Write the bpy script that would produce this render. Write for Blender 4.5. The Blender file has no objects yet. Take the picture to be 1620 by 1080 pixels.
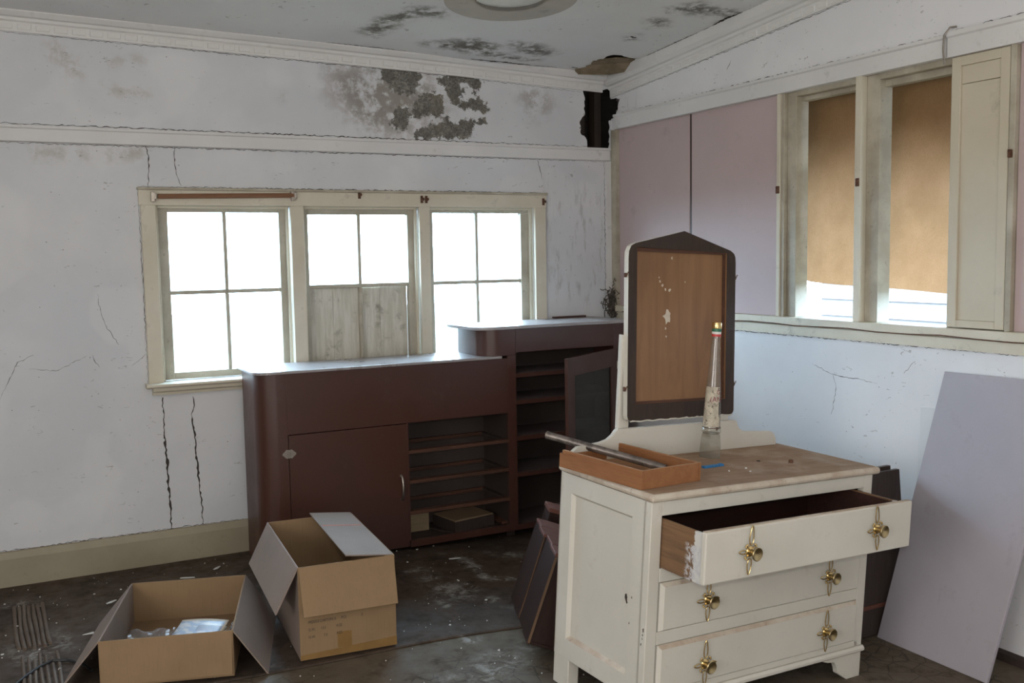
import bpy, bmesh, math, random
import numpy as np
from mathutils import Matrix, Vector, noise as mnoise

random.seed(7)
RNG = np.random.default_rng(11)
SC = bpy.context.scene
COL = SC.collection
PI = math.pi

# ------------------------------------------------------------------ camera
cam_d = bpy.data.cameras.new('camera')
cam = bpy.data.objects.new('camera', cam_d)
COL.objects.link(cam)
cam_d.sensor_width = 36.0
cam_d.lens = 34.5947
cam_d.clip_start = 0.02
cam.matrix_world = Matrix(((0.886571, 0.056216, -0.459165, 0.0), (-0.462265, 0.070282, -0.883952, 0.0), (-0.017421, 0.995942, 0.088296, 1.5), (0, 0, 0, 1)))
SC.camera = cam

# ------------------------------------------------------------------ world, sun, daylight, exposure
SC.view_settings.view_transform = 'Standard'
SC.view_settings.look = 'None'
SC.view_settings.gamma = 1.0
SC.view_settings.use_curve_mapping = False
SC.view_settings.exposure = 1.2
SC.cycles.use_denoising = True
SC.cycles.max_bounces = 10
SC.cycles.diffuse_bounces = 5
SC.cycles.sample_clamp_indirect = 4.0
SC.cycles.caustics_reflective = False
SC.cycles.caustics_refractive = False
SC.cycles.blur_glossy = 1.0

SKY = 12.0
world = bpy.data.worlds.new('world')
SC.world = world
world.use_nodes = True
wn = world.node_tree
wn.nodes.clear()
wo = wn.nodes.new('ShaderNodeOutputWorld')
wb = wn.nodes.new('ShaderNodeBackground')
wb.inputs['Color'].default_value = (0.55, 0.77, 1.0, 1)
wb.inputs['Strength'].default_value = SKY
wn.links.new(wb.outputs[0], wo.inputs[0])


def light(name, kind, loc, energy, color=(1, 1, 1), rot=None, size=None, size_y=None):
    d = bpy.data.lights.new(name, kind)
    d.energy = energy
    d.color = color
    if kind == 'AREA':
        d.shape = 'RECTANGLE'
        d.size = size
        d.size_y = size_y
    elif kind == 'SUN':
        d.angle = math.radians(0.6)
    elif size:
        d.shadow_soft_size = size
    o = bpy.data.objects.new(name, d)
    COL.objects.link(o)
    o.location = loc
    if rot:
        o.rotation_euler = rot
    return o


# the sun stands behind the house, over the roof: it reaches the yard and the neighbour, not the room
light('sun', 'SUN', (0, 0, 10), 6.0, (1.0, 0.95, 0.86), (math.radians(42), 0, math.radians(-40)))
# lamps added as stand-ins for daylight from left and rear; no openings built
light('left_daylight_lamp', 'AREA', (-2.35, 0.3, 1.65), 30, (1.0, 0.97, 0.93), (0, math.radians(-90), 0), 1.3, 2.2)
light('rear_daylight_lamp', 'AREA', (0.6, -1.35, 1.2), 19, (1.0, 0.97, 0.93), (math.radians(118), 0, 0), 2.2, 1.8)
# the photographer's flash, just above the lens
light('camera_flash', 'POINT', (0.05, 0.04, 1.60), 25, (1.0, 0.95, 0.88), None, 0.025)

# ------------------------------------------------------------------ helpers
def link(o, parent=None):
    COL.objects.link(o)
    if parent is not None:
        o.parent = parent
    return o


def thing(name, label, cat, loc=(0, 0, 0), rotz=0.0, group=None, mat4=None):
    o = bpy.data.objects.new(name, None)
    o.empty_display_size = 0.1
    COL.objects.link(o)
    if mat4 is not None:
        o.matrix_world = mat4
    else:
        o.location = loc
        o.rotation_euler = (0, 0, rotz)
    o['label'] = label
    o['category'] = cat
    if group:
        o['group'] = group
    return o


def tag(o, label, cat, group=None):
    o['label'] = label
    o['category'] = cat
    if group:
        o['group'] = group
    return o


def struct(o):
    o['kind'] = 'structure'
    return o


def sempty(name, loc=(0, 0, 0)):
    o = bpy.data.objects.new(name, None)
    COL.objects.link(o)
    o.location = loc
    o['kind'] = 'structure'
    return o


class G:
    """collects shapes for one mesh"""
    def __init__(s):
        s.v = []
        s.f = []
        s.m = []

    def add(s, vs, fs, mi=0):
        b = len(s.v)
        s.v += [tuple(v) for v in vs]
        for f in fs:
            s.f.append([b + i for i in f])
            s.m.append(mi)
        return s

    def box(s, x0, y0, z0, x1, y1, z1, mi=0, M=None):
        vs = [(x, y, z) for z in (z0, z1) for y in (y0, y1) for x in (x0, x1)]
        if M is not None:
            vs = [M @ Vector(v) for v in vs]
        return s.add(vs, [(0, 2, 3, 1), (4, 5, 7, 6), (0, 1, 5, 4), (2, 6, 7, 3), (0, 4, 6, 2), (1, 3, 7, 5)], mi)

    def hexa(s, c8, mi=0):
        return s.add(c8, [(0, 2, 3, 1), (4, 5, 7, 6), (0, 1, 5, 4), (2, 6, 7, 3), (0, 4, 6, 2), (1, 3, 7, 5)], mi)

    def prism(s, poly, a0, a1, axis='y', mi=0, mside=None):
        """poly of 2D points extruded along an axis"""
        def P(u, v, a):
            return {'y': (u, a, v), 'x': (a, u, v), 'z': (u, v, a)}[axis]
        n = len(poly)
        vs = [P(u, v, a0) for u, v in poly] + [P(u, v, a1) for u, v in poly]
        s.add(vs, [list(range(n))[::-1], list(range(n, 2 * n))], mi)
        s.add(vs, [(i, (i + 1) % n, n + (i + 1) % n, n + i) for i in range(n)], mi if mside is None else mside)
        return s

    def tube(s, pts, r, seg=8, mi=0, closed=False, caps=True):
        pts = [Vector(p) for p in pts]
        n = len(pts)
        rs = r if hasattr(r, '__len__') else [r] * n
        rings = []
        up = None
        for i, p in enumerate(pts):
            if closed:
                t = pts[(i + 1) % n] - pts[i - 1]
            else:
                t = pts[min(i + 1, n - 1)] - pts[max(i - 1, 0)]
            t.normalize()
            if up is None:
                up = Vector((0, 0, 1)) if abs(t.z) < 0.9 else Vector((1, 0, 0))
            a = t.cross(up).normalized()
            b = a.cross(t).normalized()
            up = b
            rings.append([p + (a * math.cos(k * 2 * PI / seg) + b * math.sin(k * 2 * PI / seg)) * rs[i] for k in range(seg)])
        vs = [v for ring in rings for v in ring]
        fs = []
        for i in range(n if closed else n - 1):
            j = (i + 1) % n
            for k in range(seg):
                fs.append((i * seg + k, i * seg + (k + 1) % seg, j * seg + (k + 1) % seg, j * seg + k))
        if caps and not closed:
            fs.append(list(range(seg))[::-1])
            fs.append([(n - 1) * seg + k for k in range(seg)])
        return s.add(vs, fs, mi)

    def lathe(s, prof, c=(0, 0, 0), axis='z', seg=20, mi=0, M=None, phase=0.0):
        """prof = [(radius, height)...]"""
        vs = []
        for r, h in prof:
            for k in range(seg):
                a = k * 2 * PI / seg + phase
                x, y = r * math.cos(a), r * math.sin(a)
                v = {'z': (x, y, h), 'y': (x, h, -y), 'x': (h, x, y)}[axis]
                v = Vector(v)
                if M is not None:
                    v = M @ v
                vs.append(v + Vector(c))
        fs = []
        for i in range(len(prof) - 1):
            for k in range(seg):
                fs.append((i * seg + k, i * seg + (k + 1) % seg, (i + 1) * seg + (k + 1) % seg, (i + 1) * seg + k))
        if prof[0][0] > 1e-6:
            fs.append(list(range(seg))[::-1])
        if prof[-1][0] > 1e-6:
            fs.append([(len(prof) - 1) * seg + k for k in range(seg)])
        return s.add(vs, fs, mi)

    def ball(s, c, r, seg=8, mi=0):
        return s.lathe([(max(r * math.sin(a), 1e-4), -r * math.cos(a)) for a in [PI * i / 6 for i in range(7)]], c, 'z', seg, mi)

    def build(s, name, mats, parent=None, bevel=0.0, smooth=False, seg=2):
        me = bpy.data.meshes.new(name)
        me.from_pydata(s.v, [], s.f)
        if not isinstance(mats, (list, tuple)):
            mats = [mats]
        for m in mats:
            me.materials.append(m)
        if any(s.m):
            me.polygons.foreach_set('material_index', s.m)
        bm = bmesh.new()
        bm.from_mesh(me)
        bmesh.ops.remove_doubles(bm, verts=bm.verts, dist=1e-6)
        bmesh.ops.recalc_face_normals(bm, faces=bm.faces)
        bm.to_mesh(me)
        bm.free()
        if smooth:
            me.polygons.foreach_set('use_smooth', [True] * len(me.polygons))
            me.set_sharp_from_angle(angle=math.radians(40))
        o = bpy.data.objects.new(name, me)
        link(o, parent)
        if bevel > 0:
            md = o.modifiers.new('bevel', 'BEVEL')
            md.width = bevel
            md.segments = seg
            md.limit_method = 'ANGLE'
            md.angle_limit = math.radians(40)
        return o


def holed(name, outer, inner, a0, a1, mats, parent, axis='y', bevel=0.0):
    """ring plate: outer outline with one hole, extruded. mats: face, outer edge, inner edge"""
    def P(u, v, a):
        return {'y': (u, a, v), 'x': (a, u, v), 'z': (u, v, a)}[axis]
    bm = bmesh.new()
    def ring(pts, a):
        vs = [bm.verts.new(P(u, v, a)) for u, v in pts]
        es = [bm.edges.new((vs[i], vs[(i + 1) % len(vs)])) for i in range(len(vs))]
        return vs, es
    o0, eo0 = ring(outer, a0)
    i0, ei0 = ring(inner, a0)
    o1, eo1 = ring(outer, a1)
    i1, ei1 = ring(inner, a1)
    bmesh.ops.triangle_fill(bm, edges=eo0 + ei0, use_beauty=True)
    bmesh.ops.triangle_fill(bm, edges=eo1 + ei1, use_beauty=True)
    for A, Bv, mi in ((o0, o1, 1), (i0, i1, 2)):
        n = len(A)
        for k in range(n):
            f = bm.faces.new((A[k], A[(k + 1) % n], Bv[(k + 1) % n], Bv[k]))
            f.material_index = mi
    bmesh.ops.recalc_face_normals(bm, faces=bm.faces)
    me = bpy.data.meshes.new(name)
    bm.to_mesh(me)
    bm.free()
    for m in mats:
        me.materials.append(m)
    o = bpy.data.objects.new(name, me)
    link(o, parent)
    if bevel:
        md = o.modifiers.new('bevel', 'BEVEL')
        md.width = bevel
        md.segments = 2
        md.limit_method = 'ANGLE'
        md.angle_limit = math.radians(50)
    return o


def text_mesh(name, body, size, mat, parent, M, extrude=0.0002, align='LEFT', sx=1.0):
    cu = bpy.data.curves.new(name + '_font', 'FONT')
    cu.body = body
    cu.size = size
    cu.extrude = extrude
    cu.align_x = align
    t = bpy.data.objects.new(name + '_font', cu)
    COL.objects.link(t)
    bpy.context.view_layer.update()
    me = bpy.data.meshes.new_from_object(t.evaluated_get(bpy.context.evaluated_depsgraph_get()))
    bpy.data.objects.remove(t)
    me.transform(M @ Matrix.Diagonal((sx, 1, 1, 1)))
    me.materials.clear()
    me.materials.append(mat)
    me.name = name
    o = bpy.data.objects.new(name, me)
    link(o, parent)
    return o


# ------------------------------------------------------------------ materials
class N:
    """tiny node-building helper"""
    def __init__(s, name):
        s.mat = bpy.data.materials.new(name)
        s.mat.use_nodes = True
        s.t = s.mat.node_tree
        s.t.nodes.clear()
        s.out = s.t.nodes.new('ShaderNodeOutputMaterial')
        s.tc = s.t.nodes.new('ShaderNodeTexCoord')

    def n(s, kind, **kw):
        nd = s.t.nodes.new(kind)
        for k, v in kw.items():
            setattr(nd, k, v)
        return nd

    def put(s, sock, val):
        if hasattr(val, 'is_output') or hasattr(val, 'links') and not isinstance(val, (int, float, tuple)):
            s.t.links.new(val, sock)
        else:
            if isinstance(val, tuple) and len(val) == 3 and sock.type == 'RGBA':
                val = (*val, 1)
            sock.default_value = val

    def coords(s, scale=(1, 1, 1), src='Object', rot=(0, 0, 0), loc=(0, 0, 0)):
        mp = s.n('ShaderNodeMapping')
        mp.inputs['Scale'].default_value = scale
        mp.inputs['Rotation'].default_value = rot
        mp.inputs['Location'].default_value = loc
        s.t.links.new(s.tc.outputs[src], mp.inputs['Vector'])
        return mp.outputs[0]

    def noise(s, scale=5, detail=4, rough=0.55, vec=None, dist=0.0):
        nd = s.n('ShaderNodeTexNoise')
        nd.inputs['Scale'].default_value = scale
        nd.inputs['Detail'].default_value = detail
        nd.inputs['Roughness'].default_value = rough
        nd.inputs['Distortion'].default_value = dist
        s.t.links.new(vec if vec is not None else s.tc.outputs['Object'], nd.inputs['Vector'])
        return nd.outputs['Fac']

    def vor(s, scale=20, vec=None, feature='F1'):
        nd = s.n('ShaderNodeTexVoronoi', feature=feature)
        nd.inputs['Scale'].default_value = scale
        s.t.links.new(vec if vec is not None else s.tc.outputs['Object'], nd.inputs['Vector'])
        return nd.outputs['Distance']

    def ramp(s, x, a, b, lo=0.0, hi=1.0):
        nd = s.n('ShaderNodeMapRange', interpolation_type='SMOOTHSTEP')
        s.put(nd.inputs['Value'], x)
        nd.inputs['From Min'].default_value = a
        nd.inputs['From Max'].default_value = b
        nd.inputs['To Min'].default_value = lo
        nd.inputs['To Max'].default_value = hi
        return nd.outputs['Result']

    def math(s, op, a, b=0.0):
        nd = s.n('ShaderNodeMath', operation=op)
        s.put(nd.inputs[0], a)
        s.put(nd.inputs[1], b)
        return nd.outputs[0]

    def mix(s, fac, a, b, blend='MIX'):
        nd = s.n('ShaderNodeMix', data_type='RGBA', blend_type=blend)
        s.put(nd.inputs[0], fac)
        s.put(nd.inputs[6], a)
        s.put(nd.inputs[7], b)
        return nd.outputs[2]

    def attr(s, name):
        nd = s.n('ShaderNodeAttribute', attribute_name=name)
        return nd.outputs['Fac']

    def bsdf(s, color, rough=0.6, metal=0.0, spec=0.5, bump=None, bstr=0.2, bdist=0.01, **kw):
        b = s.n('ShaderNodeBsdfPrincipled')
        s.put(b.inputs['Base Color'], color)
        s.put(b.inputs['Roughness'], rough)
        s.put(b.inputs['Metallic'], metal)
        b.inputs['Specular IOR Level'].default_value = spec
        for k, v in kw.items():
            b.inputs[k].default_value = v
        if bump is not None:
            bp = s.n('ShaderNodeBump')
            bp.inputs['Strength'].default_value = bstr
            bp.inputs['Distance'].default_value = bdist
            s.t.links.new(bump, bp.inputs['Height'])
            s.t.links.new(bp.outputs[0], b.inputs['Normal'])
        s.t.links.new(b.outputs[0], s.out.inputs[0])
        s.b = b
        return s.mat


def paint(name, col, col2, dirt=(0.12, 0.10, 0.08), amt=0.5, scale=3.0, rough=0.55, speck=60, spec=0.4, chips=0.0, chipcol=(0.05, 0.03, 0.025)):
    """old gloss paint: mottled, with specks of dirt and a little grime"""
    m = N(name)
    big = m.noise(scale, 5, 0.6)
    c = m.mix(m.ramp(big, 0.35, 0.7), col, col2)
    grime = m.ramp(m.noise(scale * 4, 6, 0.7), 0.56, 0.8, 0, amt)
    c = m.mix(grime, c, dirt)
    sp = m.ramp(m.vor(speck), 0.05, 0.10, 1, 0)
    sel = m.ramp(m.noise(speck * 0.5, 2, 0.5), 0.56, 0.62)
    c = m.mix(m.math('MULTIPLY', m.math('MULTIPLY', sp, sel), amt), c, dirt)
    if chips:
        ch = m.ramp(m.noise(scale * 9, 5, 0.65), 0.78 - chips * 0.12, 0.79 - chips * 0.12)
        c = m.mix(ch, c, chipcol)
    return m.bsdf(c, m.ramp(big, 0.3, 0.7, rough - 0.06, rough + 0.1), 0, spec, m.noise(90, 3), 0.12, 0.003)


def wood(name, col, col2, axis='z', scale=6, rough=0.6, spec=0.35, stain=0.0):
    m = N(name)
    st = {'x': (0.6, 9, 9), 'y': (9, 0.6, 9), 'z': (9, 9, 0.6)}[axis]
    v = m.coords(st)
    g = m.noise(scale, 6, 0.65, v, 0.6)
    fine = m.noise(scale * 6, 4, 0.7, v)
    c = m.mix(m.ramp(g, 0.3, 0.7), col, col2)
    c = m.mix(m.ramp(fine, 0.45, 0.75, 0, 0.45), c, tuple(x * 0.45 for x in col))
    if stain:
        c = m.mix(m.ramp(m.noise(4, 4, 0.6), 0.55, 0.75, 0, stain), c, (0.03, 0.022, 0.018))
    return m.bsdf(c, rough, 0, spec, fine, 0.15, 0.003)


def plain(name, col, rough=0.5, metal=0.0, spec=0.5, var=0.12, scale=12, **kw):
    m = N(name)
    c = m.mix(m.ramp(m.noise(scale, 4), 0.35, 0.7), col, tuple(x * (1 - var) for x in col))
    return m.bsdf(c, rough, metal, spec, **kw)


# walls: masks painted on the mesh (peel, mould, stain, streak) broken up by noise
def wall_material(name, base, base2):
    m = N(name)
    big = m.noise(1.6, 5, 0.6)
    c = m.mix(m.ramp(big, 0.35, 0.68), base, base2)
    # hand-patched filler areas
    patch = m.ramp(m.noise(2.3, 2, 0.4, m.coords((1, 1, 1), loc=(3, 7, 2))), 0.58, 0.63, 0, 0.22)
    c = m.mix(patch, c, (0.78, 0.78, 0.78))
    n1 = m.noise(14, 7, 0.7)
    n2 = m.noise(90, 7, 0.8)
    # soft brown water stains
    st = m.math('MULTIPLY', m.attr('stain'), m.ramp(n1, 0.3, 0.68))
    c = m.mix(m.ramp(st, 0.1, 0.9, 0, 0.55), c, (0.36, 0.32, 0.25))
    # streaky dirt
    sv = m.noise(9, 6, 0.7, m.coords((3.0, 3.0, 0.7)))
    sk = m.math('MULTIPLY', m.attr('streak'), m.ramp(sv, 0.48, 0.72))
    c = m.mix(m.ramp(sk, 0.0, 1.0, 0, 0.42), c, (0.20, 0.19, 0.17))
    # mould bloom
    mo = m.math('MULTIPLY', m.attr('mold'), m.ramp(n1, 0.33, 0.62))
    mc = m.mix(m.ramp(m.noise(7, 4, 0.6), 0.4, 0.6), (0.22, 0.195, 0.155), (0.27, 0.24, 0.215)) if name != 'ceiling_paint' else m.mix(m.ramp(n2, 0.4, 0.6), (0.06, 0.055, 0.05), (0.20, 0.18, 0.15))
    c = m.mix(m.ramp(mo, 0.0, 0.75, 0, 0.9), c, mc)
    # bare, mouldy plaster where the paint has fallen off
    pe = m.math('ADD', m.attr('peel'), m.math('MULTIPLY', m.math('SUBTRACT', m.noise(22, 8, 0.75), 0.5), 1.5))
    pk = m.ramp(pe, 0.49, 0.52)
    pc = m.mix(m.ramp(n2, 0.36, 0.64), (0.075, 0.072, 0.066), (0.29, 0.275, 0.245))
    pc = m.mix(m.ramp(m.noise(16, 5, 0.7), 0.4, 0.6, 0, 0.6), pc, (0.10, 0.095, 0.085))
    pc = m.mix(m.ramp(m.noise(9, 4, 0.6), 0.48, 0.68, 0, 0.5), pc, (0.22, 0.195, 0.145))
    c = m.mix(m.math('MULTIPLY', pk, m.ramp(m.attr('peel'), 0.0, 0.05)), c, pc)
    # fly specks and scuffs
    sp = m.math('MULTIPLY', m.ramp(m.math('ADD', m.vor(22), m.math('MULTIPLY', m.noise(40, 2), 0.06)), 0.07, 0.10, 1, 0), m.ramp(m.noise(5, 3, 0.6), 0.47, 0.56))
    c = m.mix(m.math('MULTIPLY', sp, 0.75), c, (0.10, 0.09, 0.08))
    sc = m.math('MULTIPLY', m.ramp(m.noise(26, 2, 0.5, m.coords((1, 1, 2.2)), 1.5), 0.69, 0.72), m.ramp(m.noise(3, 3), 0.44, 0.54))
    c = m.mix(m.math('MULTIPLY', sc, 0.5), c, (0.20, 0.19, 0.17))
    hgt = m.math('ADD', m.math('MULTIPLY', n2, 0.25), m.math('MULTIPLY', pk, -0.8))
    return m.bsdf(c, 0.72, 0, 0.25, m.math('ADD', hgt, m.noise(5, 4)), 0.22, 0.006)


M = {}
M['wall'] = wall_material('old_white_distemper', (0.60, 0.61, 0.63), (0.67, 0.675, 0.69))
M['wall_r'] = wall_material('white_wall_paint', (0.70, 0.70, 0.715), (0.76, 0.76, 0.77))
M['ceil'] = wall_material('ceiling_paint', (0.70, 0.70, 0.70), (0.75, 0.75, 0.74))
M['cornice'] = paint('cornice_paint', (0.66, 0.65, 0.63), (0.72, 0.71, 0.69), amt=0.25, scale=2)
M['trimwhite'] = paint('white_rail_paint', (0.65, 0.64, 0.63), (0.70, 0.69, 0.68), amt=0.4, scale=3)
M['cream'] = paint('cream_gloss_paint', (0.58, 0.53, 0.42), (0.66, 0.61, 0.50), amt=0.55, scale=3)
M['creamdirty'] = paint('grimy_cream_paint', (0.34, 0.30, 0.23), (0.50, 0.46, 0.37), amt=0.8, scale=6)
M['sash'] = paint('weathered_sash_paint', (0.38, 0.35, 0.28), (0.50, 0.47, 0.39), amt=0.75, scale=7)
M['base'] = paint('baseboard_paint', (0.29, 0.25, 0.175), (0.35, 0.31, 0.22), amt=0.55, scale=3)
M['lilac'] = paint('lilac_board_paint', (0.46, 0.365, 0.362), (0.52, 0.415, 0.41), amt=0.35, scale=1.2, rough=0.65)
M['lilac2'] = paint('lilac_bluish_lit', (0.36, 0.34, 0.375), (0.42, 0.39, 0.43), amt=0.3, scale=1.5, rough=0.6)  # lilac of the wall boards, with bluish window light put into the colour
M['sashpanel'] = paint('cream_panel_paint', (0.50, 0.445, 0.335), (0.56, 0.505, 0.395), amt=0.4, scale=2)
M['dark'] = plain('dark_cavity', (0.012, 0.009, 0.007), 0.9)
M['lath'] = wood('rotten_lath', (0.030, 0.020, 0.014), (0.02, 0.014, 0.010), 'z')
M['laminate'] = paint('cabinet_brown_paint', (0.066, 0.024, 0.016), (0.055, 0.021, 0.014), dirt=(0.13, 0.09, 0.07), amt=0.25, scale=2, rough=0.38, spec=0.5)
M['cabtop'] = paint('cabinet_top_sheen', (0.26, 0.23, 0.225), (0.33, 0.30, 0.295), dirt=(0.12, 0.10, 0.09), amt=0.5, scale=3, rough=0.30, spec=0.9)  # dusty top, its base colour paled to carry the sheen of the windows
M['cabin'] = paint('cabinet_inside', (0.045, 0.032, 0.027), (0.058, 0.043, 0.037), dirt=(0.10, 0.085, 0.075), amt=0.4, scale=4, rough=0.6)
M['shelf'] = paint('dusty_shelf', (0.085, 0.06, 0.055), (0.13, 0.105, 0.10), dirt=(0.20, 0.16, 0.15), amt=0.5, scale=4, rough=0.5)
M['rail'] = wood('drawer_rail_wood', (0.10, 0.042, 0.025), (0.06, 0.028, 0.018), 'x')
M['drawerwood'] = wood('dark_drawer_wood', (0.022, 0.011, 0.009), (0.032, 0.015, 0.011), 'z', rough=0.45)
M['drawerfront'] = paint('drawer_front_paint', (0.15, 0.06, 0.043), (0.13, 0.052, 0.038), amt=0.2, scale=3, rough=0.45)
M['paleedge'] = wood('pale_raw_edge', (0.17, 0.10, 0.055), (0.10, 0.06, 0.035), 'z')
M['dresser'] = paint('dresser_cream_enamel', (0.57, 0.545, 0.48), (0.62, 0.595, 0.53), dirt=(0.30, 0.22, 0.15), amt=0.35, scale=3, rough=0.42, chips=0.25)
M['dresseredge'] = paint('worn_dresser_edge', (0.56, 0.50, 0.41), (0.42, 0.33, 0.25), dirt=(0.16, 0.10, 0.07), amt=0.7, scale=9, rough=0.5)
M['drwside'] = wood('raw_drawer_side', (0.20, 0.115, 0.06), (0.12, 0.07, 0.04), 'y', scale=5)
M['drwin'] = wood('stained_drawer_inside', (0.045, 0.018, 0.012), (0.03, 0.013, 0.010), 'x')
M['mirrordark'] = wood('dark_mirror_frame', (0.028, 0.018, 0.014), (0.045, 0.028, 0.020), 'z', stain=0.6)
M['brass'] = plain('polished_brass', (0.80, 0.60, 0.28), 0.18, 1.0, 0.5, 0.25, 80)
M['brassdull'] = plain('tarnished_brass', (0.50, 0.40, 0.22), 0.30, 1.0, 0.5, 0.35, 60)
M['steel'] = plain('dull_nickel', (0.42, 0.38, 0.33), 0.38, 1.0, 0.5, 0.2, 40)
M['rust'] = plain('rusty_iron', (0.16, 0.08, 0.05), 0.8, 0.3, 0.3, 0.5, 60)
M['tray'] = wood('orange_plywood', (0.25, 0.105, 0.042), (0.30, 0.135, 0.055), 'y', scale=4, rough=0.5)
M['trayedge'] = wood('tray_top_edge', (0.42, 0.24, 0.13), (0.34, 0.18, 0.09), 'y')
M['tubing'] = plain('dirty_chrome_tube', (0.27, 0.235, 0.215), 0.42, 0.7, 0.5, 0.6, 30)
M['blue'] = plain('blue_plastic', (0.03, 0.22, 0.52), 0.4)
M['ink'] = plain('black_ink', (0.045, 0.035, 0.03), 0.7)
M['red'] = plain('wine_red_print', (0.22, 0.03, 0.05), 0.6)
M['printred'] = plain('red_stripe', (0.55, 0.05, 0.05), 0.5)
M['printgreen'] = plain('green_stripe', (0.03, 0.16, 0.09), 0.5)
M['printwhite'] = plain('white_stripe', (0.75, 0.74, 0.70), 0.5)
M['tape'] = plain('brown_parcel_tape', (0.25, 0.145, 0.05), 0.28, 0, 0.5, 0.15)
M['cable'] = plain('black_rubber', (0.015, 0.015, 0.016), 0.5)
M['flake'] = plain('paint_flake', (0.72, 0.71, 0.68), 0.7)
M['exterior'] = plain('exterior_boards', (0.15, 0.13, 0.125), 0.8)
M['roofing'] = plain('roof_sheet', (0.20, 0.15, 0.14), 0.7)
M['eave'] = plain('dark_eave_boards', (0.035, 0.028, 0.022), 0.9)
M['ground'] = plain('pale_yard', (0.048, 0.05, 0.032), 0.9)
M['whiteboard'] = paint('white_board_paint', (0.68, 0.69, 0.70), (0.72, 0.73, 0.74), amt=0.35, scale=2)
M['darkboard'] = wood('dark_board', (0.045, 0.032, 0.028), (0.06, 0.045, 0.04), 'z', rough=0.4)
M['fitting'] = plain('white_fitting', (0.80, 0.79, 0.75), 0.5)
M['crack'] = plain('crack_shadow', (0.045, 0.038, 0.032), 0.95)


def cardboard(name, a, b):
    m = N(name)
    fl = m.noise(30, 3, 0.6, m.coords((6, 6, 0.25)))
    c = m.mix(m.ramp(m.noise(3, 5, 0.6), 0.35, 0.7), a, b)
    c = m.mix(m.ramp(fl, 0.5, 0.72, 0, 0.25), c, tuple(x * 0.7 for x in a))
    return m.bsdf(c, 0.75, 0, 0.25, fl, 0.15, 0.002)


M['card'] = cardboard('brown_cardboard', (0.27, 0.178, 0.098), (0.235, 0.153, 0.084))
M['cardin'] = cardboard('cardboard_inside', (0.24, 0.158, 0.09), (0.21, 0.138, 0.078))
M['cardpale'] = cardboard('greyish_cardboard', (0.27, 0.21, 0.18), (0.235, 0.185, 0.155))  # greyer tone for the left wall and side flaps


def boarded():
    """weathered whitewashed boards, knots and damp marks"""
    m = N('weathered_window_board')
    v = m.coords((7, 7, 0.8))
    c = m.mix(m.ramp(m.noise(6, 5, 0.65, v), 0.35, 0.65), (0.50, 0.47, 0.39), (0.62, 0.59, 0.52))
    c = m.mix(m.ramp(m.noise(9, 6, 0.7), 0.52, 0.72, 0, 0.7), c, (0.16, 0.14, 0.11))
    return m.bsdf(c, 0.85, 0, 0.2, m.noise(30, 4), 0.2, 0.003)


M['board'] = boarded()


def panelwood():
    m = N('bare_mirror_backing')
    v = m.coords((2.6, 1, 0.28))
    g = m.noise(5, 6, 0.6, v, 1.4)
    c = m.mix(m.ramp(g, 0.3, 0.7), (0.25, 0.135, 0.065), (0.19, 0.10, 0.048))
    c = m.mix(m.ramp(m.noise(2.2, 4), 0.45, 0.7, 0, 0.5), c, (0.13, 0.075, 0.042))
    return m.bsdf(c, 0.55, 0, 0.35, g, 0.1, 0.003)


M['backing'] = panelwood()


def topwood():
    m = N('stripped_dusty_top')
    v = m.coords((0.8, 9, 9))
    g = m.noise(5, 6, 0.65, v, 0.5)
    c = m.mix(m.ramp(g, 0.3, 0.7), (0.36, 0.25, 0.17), (0.27, 0.175, 0.11))
    c = m.mix(m.ramp(m.noise(6, 6, 0.65), 0.45, 0.7, 0, 0.75), c, (0.46, 0.37, 0.29))
    c = m.mix(m.ramp(m.noise(3.2, 4), 0.55, 0.75, 0, 0.6), c, (0.17, 0.10, 0.06))
    return m.bsdf(c, 0.7, 0, 0.3, m.noise(40, 4), 0.15, 0.003)


M['top'] = topwood()


def thin_glass(name, tint=(1, 1, 1), dust=0.04, dustcol=(0.6, 0.6, 0.58), rough=0.02, f0=0.04):
    m = N(name)
    tr = m.n('ShaderNodeBsdfTransparent')
    tr.inputs[0].default_value = (*tint, 1)
    gl = m.n('ShaderNodeBsdfGlossy')
    gl.inputs['Roughness'].default_value = rough
    lw = m.n('ShaderNodeLayerWeight')
    fac = m.math('ADD', m.math('MULTIPLY', m.math('POWER', lw.outputs['Facing'], 5.0), 1.0 - f0), f0)
    mx = m.n('ShaderNodeMixShader')
    m.t.links.new(fac, mx.inputs[0])
    m.t.links.new(tr.outputs[0], mx.inputs[1])
    m.t.links.new(gl.outputs[0], mx.inputs[2])
    df = m.n('ShaderNodeBsdfDiffuse')
    df.inputs[0].default_value = (*dustcol, 1)
    m2 = m.n('ShaderNodeMixShader')
    m.put(m2.inputs[0], m.ramp(m.noise(14, 5, 0.6), 0.35, 0.75, dust * 0.3, dust * 1.7))
    m.t.links.new(mx.outputs[0], m2.inputs[1])
    m.t.links.new(df.outputs[0], m2.inputs[2])
    m.t.links.new(m2.outputs[0], m.out.inputs[0])
    return m.mat


M['pane'] = thin_glass('window_pane', (0.97, 0.98, 0.97), 0.03)
M['cabglass'] = thin_glass('dusty_cabinet_glass', (0.55, 0.58, 0.58), 0.12, (0.20, 0.20, 0.19))
M['bottle'] = thin_glass('grimy_bottle_glass', (0.84, 0.83, 0.79), 0.20, (0.40, 0.385, 0.35), 0.03, 0.09)
M['plastic'] = thin_glass('clear_plastic_bag', (0.95, 0.96, 0.98), 0.25, (0.62, 0.64, 0.68), 0.15)


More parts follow.
